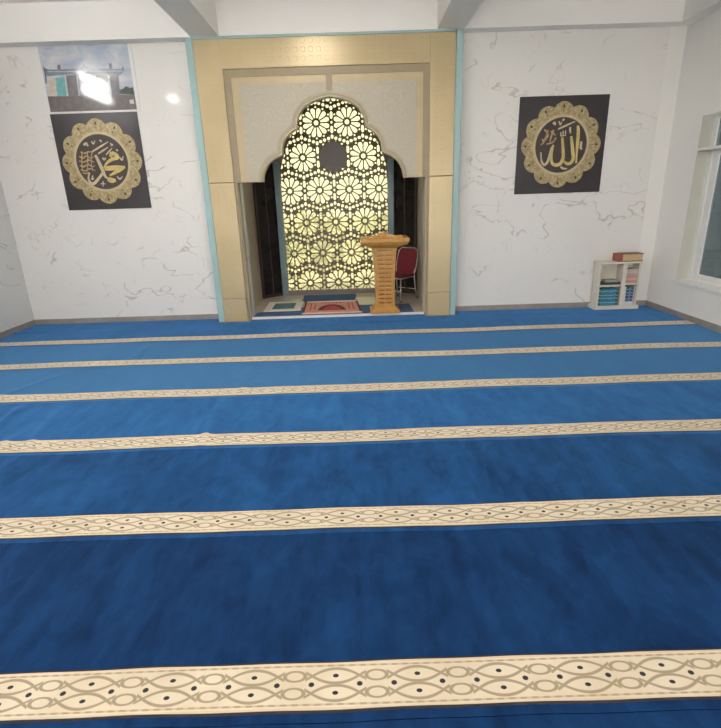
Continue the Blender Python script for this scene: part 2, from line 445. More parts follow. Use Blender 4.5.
# ================================================================== FACADE OF THE PRAYER NICHE
fac = thing('niche_facade', (CX, FY + .1, 0), 'tall gold carved stone surround with a lobed arch and pale teal edging', 'arch')
BO, BI = 1.405, 1.31                   # brown inlay outer and inner half width
ZT, ZB, ZI = 3.47, 3.375, 2.03
for s in (-1, 1):
    xo = OUT_L + .098 if s < 0 else OUT_R - .092
    xi = CX + s * BO; lo, hi = min(xo, xi), max(xo, xi)
    p = MB().box(lo, hi, FY, WB - .002, .355, 2.03).build('pillar_panel', M['gold'], fac, .006)
    MB().box(lo - .0, hi + .0, FY - .012, WB - .002, -.012, .35).build('pillar_base', M['gold'], fac, .006)
    MB().box(lo, hi, FY, WB - .002, 2.036, SOF - .035).build('upper_panel', M['gold'], fac, .006)
    a, c = (OUT_L, OUT_L + .095) if s < 0 else (OUT_R - .089, OUT_R)
    note(MB().box(a, c, FY + .002, WB - .002, -.012, SOF - .004).build('edge_strip', M['teal'], fac, .008), 'pale teal edge strip')
    # brown inlay down the side of the opening, jamb lining behind it
    a, c = sorted((CX + s * BO, CX + s * 1.372))
    note(MB().box(a, c, FY + .022, WB - .002, -.012, ZI).build('jamb_inlay', M['brown_band'], fac), 'brown inlay along the opening')
    a, c = sorted((CX + s * 1.372, CX + s * 1.362))
    MB().box(a, c, FY + .05, WB + .16, NZ + .003, ZI).build('jamb_lining', M['jamb'], fac)
    a, c = sorted((CX + s * BO, CX + s * BI))
    note(MB().box(a, c, FY + .02, WB - .002, ZI, ZB).build('inlay_upright', M['brown_band'], fac), 'brown inlay upright')
MB().box(CX - BO, CX + BO, FY, WB - .002, ZT, SOF - .035).build('lintel', M['gold'], fac, .006)
note(MB().box(OUT_L + .096, OUT_R - .090, FY + .002, WB - .002, SOF - .033, SOF - .003).build('top_strip', M['teal'], fac, .006), 'pale teal top strip')
note(MB().box(CX - BO, CX + BO, FY + .02, WB - .002, ZB, ZT).build('inlay_bar', M['brown_band'], fac), 'brown inlay bar across the top')
# lobed arch profile
AX = -.30
def arc(cx, cz, r, a0, a1, n): return [(cx + r * math.cos(math.radians(a0 + (a1 - a0) * i / n)), cz + r * math.sin(math.radians(a0 + (a1 - a0) * i / n))) for i in range(n + 1)]
def smooth(pts, n):
    out = []
    for i in range(len(pts) - 1):
        p0 = pts[max(i - 1, 0)]; p1 = pts[i]; p2 = pts[i + 1]; p3 = pts[min(i + 2, len(pts) - 1)]
        for j in range(n):
            t = j / n
            out.append(tuple(.5 * (2 * p1[d] + (p2[d] - p0[d]) * t + (2 * p0[d] - 5 * p1[d] + 4 * p2[d] - p3[d]) * t * t + (3 * p1[d] - p0[d] - 3 * p2[d] + p3[d]) * t ** 3) for d in (0, 1)))
    return out + [pts[-1]]
half = smooth([(1.015, ZI), (.985, 2.16), (.885, 2.295), (.705, 2.385)], 7)[:-1] + smooth([(.705, 2.385), (.69, 2.51), (.62, 2.625), (.475, 2.72)], 7)[:-1] + smooth([(.475, 2.72), (.455, 2.85), (.365, 2.975), (.23, 3.052), (.06, 3.095), (0, 3.10)], 7)
foilR = [(AX + x, z) for x, z in half]; foilL = [(AX - x, z) for x, z in half]
def spandrel(s, foil, off, x_out, ztop, x_mid, y0, y1, name, m):
    # closed outline: foil (offset outwards) + top + outer edge ; triangulated
    pts = []
    for i, (x, z) in enumerate(foil):
        a, c = foil[max(i - 1, 0)], foil[min(i + 1, len(foil) - 1)]
        dx, dz = c[0] - a[0], c[1] - a[1]; L = math.hypot(dx, dz)
        nx, nz = dz / L * s, -dx / L * s
        # outward = away from the opening (up and sideways)
        if nz < 0 or (nx * s < 0): nx, nz = abs(dz / L) * s, abs(dx / L)
        pts.append((x + nx * off, max(ZI, z + nz * off)))
    pts = [p for p in pts if (p[0] - x_mid) * s > .002]
    poly = [(x_out, ZI)] + pts + [(x_mid, pts[-1][1]), (x_mid, ztop), (x_out, ztop)]
    cu = bpy.data.curves.new('t', 'CURVE'); cu.dimensions = '2D'; cu.fill_mode = 'BOTH'; cu.extrude = (y1 - y0) / 2
    sp = cu.splines.new('POLY'); sp.points.add(len(poly) - 1); sp.use_cyclic_u = True
    for q, (x, z) in zip(sp.points, poly): q.co = (x, z, 0, 1)
    o = bpy.data.objects.new('t', cu); col.objects.link(o)
    dg = bpy.context.evaluated_depsgraph_get(); me = bpy.data.meshes.new_from_object(o.evaluated_get(dg)); bpy.data.objects.remove(o)
    b = MB(); b.bm.from_mesh(me)
    b.xf(Matrix.Translation((0, (y0 + y1) / 2, 0)) @ Matrix.Rotation(PI / 2, 4, 'X'))
    bmesh.ops.remove_doubles(b.bm, verts=b.bm.verts[:], dist=1e-5)
    return b.build(name, m, fac)
for s, foil in ((-1, foilL), (1, foilR)):
    spandrel(s, foil, .0, CX + s * BI, ZB, AX + s * .042, FY + .03, FY + .14, 'spandrel', M['gold_plain'])
    note(spandrel(s, foil, .075, CX + s * (BI - .10), ZB - .095, AX + s * .042, FY + .018, FY + .03, 'carved_field', M['carved']), 'pale field carved with foliage')
    pf = [(.0, FY + .008), (.0, FY + .03), (.022 * -s, FY + .03), (.07 * -s, FY + .029), (.075 * -s, FY + .016), (.045 * -s, FY + .020), (.025 * -s, FY + .010)]
    note(MB().sweep(foil, pf).build('arch_moulding', M['moulding'], fac), 'raised beige moulding following the lobes')
note(MB().box(AX - .042, AX + .042, FY + .02, FY + .14, 3.098, ZB).build('inlay_mullion', M['brown_band'], fac), 'short brown inlay above the arch tip')

# ================================================================== LATTICE SCREEN
SX, SY = -.366, 9.62
scr = thing('lattice_screen', (SX, SY, NZ), 'tall backlit pierced screen of twelve-petalled rosettes filling the arch', 'screen')
out_half = [(.975, .115), (.972, 1.9), (.94, 2.33), (.90, 2.46), (.80, 2.70), (.70, 2.92), (.575, 3.14), (.46, 3.28), (.325, 3.385), (.15, 3.435)]
outline = [(-x, z) for x, z in out_half] + [(x, z) for x, z in reversed(out_half)]     # clockwise
def clip(poly):
    P_ = poly
    n = len(outline)
    for i in range(n):
        a, c = outline[i], outline[(i + 1) % n]; o = []
        ins = lambda p: (c[0] - a[0]) * (p[1] - a[1]) - (c[1] - a[1]) * (p[0] - a[0]) <= 1e-9
        for j in range(len(P_)):
            p, q = P_[j - 1], P_[j]; ip, iq = ins(p), ins(q)
            if ip != iq:
                d1 = (c[0] - a[0]) * (p[1] - a[1]) - (c[1] - a[1]) * (p[0] - a[0]); d2 = (c[0] - a[0]) * (q[1] - a[1]) - (c[1] - a[1]) * (q[0] - a[0])
                t = d1 / (d1 - d2); o.append((p[0] + t * (q[0] - p[0]), p[1] + t * (q[1] - p[1])))
            if iq: o.append(q)
        P_ = o
        if len(P_) < 3: return None
    ar = abs(sum(P_[j - 1][0] * P_[j][1] - P_[j][0] * P_[j - 1][1] for j in range(len(P_)))) / 2
    return P_ if ar > 2.5e-4 else None
DX, DZ, Z0 = .54, .558, .250
holes = []
def blob(cx, cz, prof, ang):      # prof: (r, half width) along a direction; hole symmetric about it
    ca, sa = math.cos(ang), math.sin(ang)
    pts = [(r, h) for r, h in prof] + [(r, -h) for r, h in reversed(prof) if h > 1e-6]
    holes.append([(cx + r * ca - h * sa, cz + r * sa + h * ca) for r, h in pts])
def disc(cx, cz, rx, rz, n=8): holes.append([(cx + rx * math.cos(2 * PI * (k + .5) / n), cz + rz * math.sin(2 * PI * (k + .5) / n)) for k in range(n)])
petal = [(.072, 0), (.082, .013), (.135, .0255), (.18, .0375), (.208, .0375), (.228, .025), (.237, 0)]
dia = [(.228, 0), (.248, .021), (.268, 0)]
for row in range(-1, 8):
    for i in range(-3, 4):
        plaque = (row == 4 and i == 0)
        cz = Z0 + row * DZ
        cx = i * DX if row % 2 == 0 else (i + .5) * DX
        if plaque:
            for k in range(14): a = 2 * PI * k / 14; disc(cx + .262 * math.cos(a), cz + .262 * math.sin(a), .019, .019, 7)
        else:
            disc(cx, cz, .042, .042, 10)
            for k in range(12):
                blob(cx, cz, petal, PI / 12 + k * PI / 6)
                if k not in (0, 6): blob(cx, cz, dia, k * PI / 6)
        # between this rosette and the next in the row
        mx_ = cx + DX / 2
        disc(mx_, cz, .02, .024, 8)
        for s in (1, -1):
            z1, z2 = cz + s * .052, cz + s * .178
            holes.append([(mx_ - .024, z1 + s * .02), (mx_, z1), (mx_ + .024, z1 + s * .02), (mx_ + .024, z2 - s * .02), (mx_, z2), (mx_ - .024, z2 - s * .02)])
            disc(mx_, cz + s * .228, .033, .044, 6)
            disc(mx_ - .064, cz + s * .256, .036, .034, 6); disc(mx_ + .064, cz + s * .256, .036, .034, 6)
            disc(mx_ - .135, cz + s * .280, .030, .030, 6)
# phase: the rosette row by the plaque has one at the axis
cu = bpy.data.curves.new('t', 'CURVE'); cu.dimensions = '2D'; cu.fill_mode = 'BOTH'; cu.extrude = .006
def spl(poly):
    sp = cu.splines.new('POLY'); sp.points.add(len(poly) - 1); sp.use_cyclic_u = True
    for q, (x, z) in zip(sp.points, poly): q.co = (x, z, 0, 1)
spl([(-.985, .105), (.985, .105), (.985, 3.70), (-.985, 3.70)])
def axes(p):
    return [(p[i][1] - p[i - 1][1], p[i - 1][0] - p[i][0]) for i in range(len(p))]
def apart(p, q, gap=.009):
    for ax, az in axes(p) + axes(q):
        L = math.hypot(ax, az)
        if L < 1e-9: continue
        a = [(x * ax + z * az) / L for x, z in p]; c = [(x * ax + z * az) / L for x, z in q]
        if max(a) + gap < min(c) or max(c) + gap < min(a): return True
    return False
def shrink(p, f):
    mx, mz = sum(v[0] for v in p) / len(p), sum(v[1] for v in p) / len(p)
    return [(mx + (x - mx) * f, mz + (z - mz) * f) for x, z in p]
def hole_rank(p): return -abs(sum(p[j - 1][0] * p[j][1] - p[j][0] * p[j - 1][1] for j in range(len(p))))
used = []; kept = []
for h in sorted(holes, key=hole_rank):
    c_ = clip(h)
    if not c_: continue
    mx0 = sum(p[0] for p in c_) / len(c_); mz0 = sum(p[1] for p in c_) / len(c_)
    if any((mx0 - a) ** 2 + (mz0 - c) ** 2 < .0009 for a, c in used): continue
    near = [q for (a, c), q in zip(used, kept) if abs(a - mx0) < .22 and abs(c - mz0) < .22]
    for _ in range(7):
        if all(apart(c_, q) for q in near): break
        c_ = shrink(c_, .86)
    else: continue
    used.append((mx0, mz0)); kept.append(c_); spl(c_)
o = bpy.data.objects.new('t', cu); col.objects.link(o)
dg = bpy.context.evaluated_depsgraph_get(); me = bpy.data.meshes.new_from_object(o.evaluated_get(dg)); bpy.data.objects.remove(o)
b = MB(); b.bm.from_mesh(me); b.xf(Matrix.Translation((SX, SY, 0)) @ Matrix.Rotation(PI / 2, 4, 'X'))
M['lattice'] = plain('olive_bronze_panel', (.125, .098, .05), .42, .15, var=.06)
M['taupe'] = plain('taupe_panel', (.19, .155, .145), .45, var=.05)
note(b.build('lattice_panel', M['lattice'], scr), 'pierced bronze panel of rosettes')
# solid taupe margin round the pierced field (its inner edge follows the field)
poly_out = [(-1.335, 2.415), (-1.335, 3.72), (1.335, 3.72), (1.335, 2.415)]
inn = [(x, z) for x, z in out_half if z > 2.40]
inn = [(.915, 2.415)] + inn
poly = poly_out + [(x + .004, z + .004) for x, z in inn] + [(-x - .004, z + .004) for x, z in reversed(inn)]
cu = bpy.data.curves.new('t', 'CURVE'); cu.dimensions = '2D'; cu.fill_mode = 'BOTH'; cu.extrude = .012
spl(poly); o = bpy.data.objects.new('t', cu); col.objects.link(o)
dg = bpy.context.evaluated_depsgraph_get(); me = bpy.data.meshes.new_from_object(o.evaluated_get(dg)); bpy.data.objects.remove(o)
b = MB(); b.bm.from_mesh(me); b.xf(Matrix.Translation((SX, SY - .022, 0)) @ Matrix.Rotation(PI / 2, 4, 'X'))
note(b.build('arched_header', M['taupe'], scr), 'solid taupe header above the posts')
pl = [(SX + .245 * (1 + .03 * math.cos(14 * 2 * PI * k / 112)) * math.cos(2 * PI * k / 112), Z0 + 4 * DZ + .245 * (1 + .03 * math.cos(14 * 2 * PI * k / 112)) * math.sin(2 * PI * k / 112)) for k in range(112)]
note(MB().prism(pl, SY - .022, SY - .006).build('round_plaque', M['taupe'], scr, .003), 'solid round taupe plaque')
for s in (-1, 1):
    a, c = sorted((SX + s * .965, SX + s * 1.075))
    note(MB().box(a, c, SY - .05, SY + .04, NZ, 2.41).build('post', M['teal_post'], scr, .006), 'slate teal post')
MB().box(SX - .965, SX + .965, SY - .03, SY + .03, NZ, .112).build('bottom_rail', M['taupe'], scr, .004)
acr = bpy.data.materials.new('yellow_acrylic'); acr.use_nodes = True; nt = acr.node_tree; nt.nodes.clear()
o_ = nt.nodes.new('ShaderNodeOutputMaterial'); t_ = nt.nodes.new('ShaderNodeBsdfTransparent'); t2 = nt.nodes.new('ShaderNodeBsdfTranslucent'); mx = nt.nodes.new('ShaderNodeMixShader')
t_.inputs[0].default_value = (.53, .515, .41, 1); t2.inputs[0].default_value = (.55, .53, .38, 1); mx.inputs[0].default_value = .35
nt.links.new(t_.outputs[0], mx.inputs[1]); nt.links.new(t2.outputs[0], mx.inputs[2]); nt.links.new(mx.outputs[0], o_.inputs[0])
note(MB().box(SX - .97, SX + .97, SY + .012, SY + .018, .112, 3.60).build('backing_sheet', acr, scr), 'pale yellow see-through backing sheet')

# black side panels set at an angle between the niche walls and the screen
for s, lab in ((-1, 'tall polished black panel in the niche, left of the pierced screen'), (1, 'tall polished black panel in the niche behind the red chair')):
    x0 = NL + .003 if s < 0 else NR - .003; x1 = SX + s * 1.08
    t = thing('side_panel', ((x0 + x1) / 2, 9.45, NZ), lab, 'panel')
    d = Vector((x1 - x0, .30, 0)); L = d.length; d.normalize(); nrm = Vector((-d.y, d.x, 0)) * .015
    def slab(f0, f1, z0, z1, th, name, m, lb=None):
        p = Vector((x0, 9.32, 0)) + d * L * f0; q = Vector((x0, 9.32, 0)) + d * L * f1; nn = Vector((-d.y, d.x, 0)).normalized() * th
        if nn.y > 0: nn = -nn
        o = MB().plan([(p.x, p.y), (q.x, q.y), (q.x + nn.x, q.y + nn.y), (p.x + nn.x, p.y + nn.y)], z0, z1).build(name, m, t, .003)
        if lb: note(o, lb)
    slab(.09, .52, NZ + .06, 3.74, .015, 'leaf', M['black']); slab(.53, .97, NZ + .06, 3.74, .015, 'leaf', M['black'])
    slab(.0, .09, NZ, 3.74, .03, 'stile', M['black_rail'], 'dark brown stile'); slab(.50, .55, NZ + .06, 3.74, .022, 'stile', M['black_rail'], 'dark brown stile'); slab(.09, 1, NZ, NZ + .06, .022, 'bottom_rail', M['black_rail'], 'dark brown bottom rail')
# ================================================================== RUGS AND MATS
def poly_mat(o): return o
M['mat_blue'] = plain('faded_blue_carpet', (.045, .12, .27), .95, var=.2, scale=14, bmp=.4, bscale=200)
M['mat_slate'] = plain('slate_blue_runner', (.07, .12, .24), .95, var=.22, scale=9, bmp=.4, bscale=200)
M['cream_rug'] = plain('cream_rug_pile', (.80, .77, .70), .95, var=.12, scale=22, bmp=.4, bscale=200)
M['teal_rug'] = plain('teal_rug_pile', (.10, .22, .24), .95, var=.18, scale=22, bmp=.4, bscale=200)
M['salmon'] = plain('salmon_rug_pile', (.68, .33, .25), .95, var=.22, scale=26, bmp=.4, bscale=200)
M['red_rug'] = plain('red_rug_pile', (.46, .07, .06), .95, var=.15, scale=20, bmp=.4, bscale=200)
M['maroon_rug'] = plain('maroon_rug_pile', (.13, .03, .045), .95, var=.2, scale=20)
M['pink_rug'] = plain('pale_pink_fringe', (.82, .70, .64), .95, var=.1, scale=30)
def rug(name, label, layers, fringe=None):
    """layers: (polygon, thickness top, material); lowest first, one mesh each layer = its own part"""
    z = layers[0][1]
    xs = [p[0] for p in layers[0][0]]; ys = [p[1] for p in layers[0][0]]
    t = thing(name, (sum(xs) / len(xs), sum(ys) / len(ys), z), label, 'rug')
    for nm, lo, hi, m, polys, lab in layers[0][2]:
        for ps in ([polys] if nm == 'border_marks' else [[p] for p in polys]):
            b = MB()
            for p in ps: b.plan(p, lo, hi)
            o = b.build(nm, m, t)
            if lab: note(o, lab)
    return t
R_ = lambda x0, x1, y0, y1: [(x0, y0), (x1, y0), (x1, y1), (x0, y1)]
z = NZ
run = MB().plan([(-1.66, 7.765), (.88, 7.765), (.87, 8.40), (-.0, 8.42), (-.9, 8.40), (-1.62, 8.06), (-1.66, 8.05)], z + .0005, z + .009).build('carpet_runner', M['mat_slate'], None, .003)
tag(run, 'slate blue carpet strip along the niche step, under the rugs and pulpit', 'carpet')
bm_ = MB().plan([(-1.0, 8.83), (-.06, 8.82), (-.03, 9.46), (-1.02, 9.48)], z + .0005, z + .010).build('prayer_mat', M['mat_blue'], None, .003)
tag(bm_, 'plain blue mat directly behind the red patterned prayer rug', 'rug')
q = [(-1.56, 8.07), (-.955, 8.10), (-.965, 8.83), (-1.58, 8.84)]
def lerp_quad(q, u, v):
    a = Vector(q[0]).lerp(Vector(q[1]), u); b = Vector(q[3]).lerp(Vector(q[2]), u); p = a.lerp(b, v); return (p.x, p.y)
def sub(q, u0, u1, v0, v1): return [lerp_quad(q, u0, v0), lerp_quad(q, u1, v0), lerp_quad(q, u1, v1), lerp_quad(q, u0, v1)]
rug('bath_rug', 'small cream rug with a teal centre, left on the niche step', [(q, z + .009, [
    ('border', z + .009, z + .022, M['cream_rug'], [q], 'cream border'),
    ('field', z + .022, z + .0245, M['teal_rug'], [sub(q, .20, .80, .17, .80)], 'teal centre field'),
    ('edge_stripe', z + .022, z + .0235, M['pink_rug'], [sub(q, .03, .10, .05, .95)], 'pinkish stripe down one side')])])
q = [(-.90, 7.79), (.06, 7.78), (-.015, 8.80), (-.935, 8.81)]
arch = []
for k in range(25):
    a = PI * k / 24; arch.append(lerp_quad(q, .5 - .24 * math.cos(a), .22 + .46 * math.sin(a)))
arch2 = []
for k in range(25):
    a = PI * k / 24; arch2.append(lerp_quad(q, .5 - .155 * math.cos(a), .20 + .36 * math.sin(a)))
ticks = [sub(q, u, u + .018, .28, .80) for u in (.12, .19, .80, .87)] + [sub(q, .30 + .07 * i, .33 + .07 * i, .78, .84) for i in range(6)]
rug('prayer_rug', 'salmon and red patterned prayer rug at the middle of the step', [(q, z + .009, [
    ('field', z + .009, z + .018, M['salmon'], [q], None),
    ('arch_motif', z + .018, z + .0195, M['maroon_rug'], [arch], 'dark maroon arch motif'),
    ('arch_centre', z + .0195, z + .021, M['red_rug'], [arch2], 'red centre of the arch motif'),
    ('border_marks', z + .018, z + .0195, M['red_rug'], ticks, 'red border marks'),
    ('dark_side', z + .018, z + .0195, M['maroon_rug'], [sub(q, .0, .035, .08, 1), sub(q, .965, 1, .08, 1)], 'maroon side edging'),
    ('fringe', z + .018, z + .0195, M['pink_rug'], [sub(q, 0, 1, 0, .07), sub(q, 0, 1, .91, 1)], 'pale fringe at both ends')])])

# ================================================================== PULPIT
PXc, PY = .425, 7.86
zb = NZ + .009
pul = thing('pulpit', (PXc, PY, zb), 'honey-coloured wooden pulpit with a carved tapering column', 'pulpit')
def frus(b, x0, x1, y0, y1, z0, X0, X1, Y0, Y1, z1):
    b.hull([(x0, y0, z0), (x1, y0, z0), (x1, y1, z0), (x0, y1, z0)], [(X0, Y0, z1), (X1, Y0, z1), (X1, Y1, z1), (X0, Y1, z1)])
b = MB(); b.box(PXc - .235, PXc + .225, PY - .2, PY + .2, zb, zb + .05); frus(b, PXc - .215, PXc + .205, PY - .18, PY + .18, zb + .05, PXc - .165, PXc + .155, PY - .14, PY + .14, zb + .10)
b.build('plinth', M['oak'], pul, .008)
# column: wider at the top, gently flared
b = MB(); secs = [(.10, .148, .125), (.30, .146, .122), (.55, .152, .125), (.80, .166, .135), (.93, .178, .142), (1.0, .192, .15)]
rings = [[(PXc - w, PY - .085, zb + h), (PXc + w, PY - .085, zb + h), (PXc + w, PY + d, zb + h), (PXc - w, PY + d, zb + h)] for h, w, d in secs]
vs = [[b.bm.verts.new(p) for p in r] for r in rings]
for a, c in zip(vs, vs[1:]):
    for k in range(4): b.bm.faces.new((a[k], a[(k + 1) % 4], c[(k + 1) % 4], c[k]))
b.bm.faces.new(vs[0][::-1]); b.bm.faces.new(vs[-1])
b.build('column', M['oak'], pul, .006)
def wd(h):
    for (h0, w0, d0), (h1, w1, d1) in zip(secs, secs[1:]):
        if h0 <= h <= h1: t = (h - h0) / (h1 - h0); return w0 + (w1 - w0) * t, d0 + (d1 - d0) * t
    return secs[-1][1:]
# pierced front plate: rows of paired leaf-shaped openings
def flat_plate(name, m, outer, holes_, y0, y1, parent):
    cu = bpy.data.curves.new('t', 'CURVE'); cu.dimensions = '2D'; cu.fill_mode = 'BOTH'; cu.extrude = (y1 - y0) / 2
    for poly in [outer] + holes_:
        sp = cu.splines.new('POLY'); sp.points.add(len(poly) - 1); sp.use_cyclic_u = True
        for q, (x, z) in zip(sp.points, poly): q.co = (x, z, 0, 1)
    o = bpy.data.objects.new('t', cu); col.objects.link(o)
    dg = bpy.context.evaluated_depsgraph_get(); me = bpy.data.meshes.new_from_object(o.evaluated_get(dg)); bpy.data.objects.remove(o)
    b = MB(); b.bm.from_mesh(me); b.xf(Matrix.Translation((0, (y0 + y1) / 2, 0)) @ Matrix.Rotation(PI / 2, 4, 'X'))
    bmesh.ops.remove_doubles(b.bm, verts=b.bm.verts[:], dist=1e-5)
    return b.build(name, m, parent)
outer = [(PXc - wd(h)[0], zb + h) for h in (.10, .30, .55, .80, .93, .999)] + [(PXc + wd(h)[0], zb + h) for h in (.999, .93, .80, .55, .30, .10)]
hl = []
for r in range(12):
    h = .165 + r * .066; hw = wd(h)[0] - .045
    for s in (-1, 1):
        p = [(.010, .004), (hw * .35, .024), (hw * .72, .021), (hw, .004), (hw * .85, -.016), (hw * .45, -.012), (.010, -.014)]
        hl.append([(PXc + s * px, zb + h + pz) for px, pz in p])
hl.append([(PXc - .105, zb + .955), (PXc + .105, zb + .955), (PXc + .085, zb + .975), (PXc - .085, zb + .975)])
flat_plate('pierced_front', M['oak'], outer, hl, PY - .142, PY - .086, pul)
b = MB()
for s in (-1, 1):
    for h0, h1 in zip([.12, .30, .55, .80, .93], [.30, .55, .80, .93, .985]):
        i0, i1 = wd(h0)[0] - .026, wd(h1)[0] - .026
        b.hull([(PXc + s * i0, PY - .153, zb + h0), (PXc + s * (i0 + .02), PY - .153, zb + h0), (PXc + s * (i0 + .02), PY - .14, zb + h0), (PXc + s * i0, PY - .14, zb + h0)],
               [(PXc + s * i1, PY - .153, zb + h1), (PXc + s * (i1 + .02), PY - .153, zb + h1), (PXc + s * (i1 + .02), PY - .14, zb + h1), (PXc + s * i1, PY - .14, zb + h1)])
b.box(PXc - .15, PXc + .15, PY - .153, PY - .14, zb + .985, zb + .999)
b.build('front_frame', M['oak'], pul)
# desk: flared tray with an upturned rim and a gabled crest
b = MB(); frus(b, PXc - .20, PXc + .20, PY - .16, PY + .16, zb + 1.0, PXc - .30, PXc + .30, PY - .21, PY + .21, zb + 1.045)
frus(b, PXc - .335, PXc + .33, PY - .24, PY + .24, zb + 1.045, PXc - .365, PXc + .36, PY - .26, PY + .26, zb + 1.085)
b.build('desk_moulding', M['oak'], pul, .008)
b = MB(); b.prism([(PXc - .365, zb + 1.085), (PXc + .36, zb + 1.085), (PXc + .37, zb + 1.12), (PXc + .362, zb + 1.155), (PXc - .352, zb + 1.15), (PXc - .372, zb + 1.115)], PY - .27, PY + .27)
b.build('desk', M['oak'], pul, .012)
b = MB(); b.prism([(PXc - .27, zb + 1.15), (PXc + .27, zb + 1.152), (PXc + .19, zb + 1.185), (PXc + .07, zb + 1.205), (PXc - .02, zb + 1.255), (PXc - .11, zb + 1.205), (PXc - .2, zb + 1.18)], PY - .25, PY - .215)
b.prism([(PXc - .1, zb + 1.165), (PXc + .06, zb + 1.165), (PXc - .02, zb + 1.232)], PY - .262, PY - .24)
b.build('crest', M['oak'], pul, .006)
b = MB(); b.hull([(PXc - .27, PY - .2, zb + 1.155), (PXc + .27, PY - .2, zb + 1.155), (PXc + .27, PY - .2, zb + 1.185), (PXc - .27, PY - .2, zb + 1.185)], [(PXc - .27, PY + .24, zb + 1.154), (PXc + .27, PY + .24, zb + 1.154), (PXc + .27, PY + .24, zb + 1.16), (PXc - .27, PY + .24, zb + 1.16)])
b.build('reading_board', M['oak'], pul, .004)

# ================================================================== CHAIR
M['red_cloth'] = plain('dark_red_upholstery', (.17, .014, .026), .85, var=.12, scale=30, bmp=.2, bscale=150)
M['silver'] = plain('silver_tube', (.62, .56, .54), .32, .75, var=.04)
M['rubber'] = plain('grey_rubber', (.1, .1, .1), .8)
ch = thing('banquet_chair', (.725, 8.84, NZ), 'dark red padded chair with a silver tube frame beside the pulpit', 'chair')
ang = math.atan2(-.76, -.65)     # direction it faces
F = Vector((math.cos(ang), math.sin(ang), 0)); S = Vector((-F.y, F.x, 0))
TM = Matrix(((F.x, S.x, 0, .725), (F.y, S.y, 0, 8.84), (0, 0, 1, NZ), (0, 0, 0, 1)))   # local x = forward, y = left
def tb(paths, r, name, m, lab=None):
    b = MB()
    for p in paths: b.tube(p, r, 10)
    o = b.xf(TM).build(name, m, ch)
    if lab: note(o, lab)
b = MB(); b.box(-.20, .21, -.205, .205, .410, .462); b.xf(TM); b.build('seat', M['red_cloth'], ch, .018, 3)
b = MB()
n_ = 9; L_ = []
def bp(y, h, d):   # back plane leaning backwards
    return (-.195 - (h - .47) * .24 - d, y, h)
outl = [(-.19, .455), (.19, .455), (.20, .56), (.20, .72), (.18, .825), (.13, .86), (-.13, .86), (-.18, .825), (-.20, .72), (-.20, .56)]
b.hull([bp(y, h, .0) for y, h in outl], [bp(y, h, .045) for y, h in outl]); b.xf(TM); b.build('backrest', M['red_cloth'], ch, .012, 3)
for s in (-1, 1):
    tb([[(.19, s * .185, .42), (.215, s * .20, .2), (.235, s * .21, .012)]], .0115, 'leg', M['silver'])
    tb([[bp(s * .205, .58, .03), (-.20, s * .19, .46), (-.225, s * .20, .22), (-.27, s * .21, .012)]], .0115, 'leg', M['silver'])
b = MB(); b.tube([bp(y, h, .022) for y, h in [(-.205, .47), (-.213, .57), (-.213, .72), (-.194, .838), (-.135, .876), (.135, .876), (.194, .838), (.213, .72), (.213, .57), (.205, .47)]], .0115, 10); b.xf(TM); b.build('back_frame', M['silver'], ch)
tb([[(-.19, -.19, .403), (.19, -.19, .403), (.2, -.1, .403), (.2, .1, .403), (.19, .19, .403), (-.19, .19, .403), (-.19, -.19, .403)]][0:1], .0115, 'seat_frame', M['silver'])
tb([[(-.235, -.2, .17), (-.235, .2, .17)]], .008, 'stretcher', M['silver']); tb([[(.217, -.2, .19), (.217, .2, .19)]], .008, 'stretcher', M['silver'])
legs = [o for o in ch.children if o.name.startswith('leg')]
for x_, y_ in ((.235, -.21), (.235, .21), (-.27, -.21), (-.27, .21)):
    p = TM @ Vector((x_, y_, .015)); near = min(legs, key=lambda o: min((Vector(ch['_o']) + v.co - p).length for v in o.data.vertices))
    note(MB().tube([(x_, y_, .0), (x_, y_, .03)], .016, 10).xf(TM).build('rubber_foot', M['rubber'], near), 'grey rubber foot')

# ================================================================== BOOKSHELF
M['shelf'] = plain('cream_laminate', (.72, .66, .56), .4, var=.04)
M['shelf_edge'] = plain('worn_wood_edge', (.60, .46, .31), .55, var=.15)
A0, A1, B0, B1 = 3.70, 4.32, 7.63, 7.84
sh = thing('bookshelf', ((A0 + A1) / 2, (B0 + B1) / 2, .001), 'small cream four-compartment bookshelf standing at the right corner', 'shelf')
tk = .024; xm = 4.085
MB().box(A0 - .035, A1 + .03, B0 - .03, B1 + .005, .004, .06).build('plinth', M['shelf'], sh, .004)
MB().box(A0, A0 + tk, B0, B1, .06, .70).build('side_panel', M['shelf'], sh, .003)
MB().box(A1 - tk, A1, B0, B1, .06, .70).build('side_panel', M['shelf'], sh, .003)
MB().box(xm - .03, xm + .03, B0, B1 - .012, .06, .70).build('divider', M['shelf'], sh, .003)
MB().box(A0 - .008, A1 + .008, B0 - .006, B1, .70, .728).build('top', M['shelf'], sh, .003)
MB().box(A0 + tk, xm - .03, B0 + .002, B1 - .012, .355, .38).build('shelf_board', M['shelf'], sh, .002)
MB().box(xm + .03, A1 - tk, B0 + .002, B1 - .012, .375, .40).build('shelf_board', M['shelf'], sh, .002)
MB().box(A0 + tk, A1 - tk, B1 - .012, B1, .06, .70).build('back_panel', M['shelf'], sh)
def bookmat(name, c): 
    if name not in M: M[name] = plain(name, c, .5, var=.06)
    return M[name]
paper = bookmat('cream_paper', (.70, .62, .48))
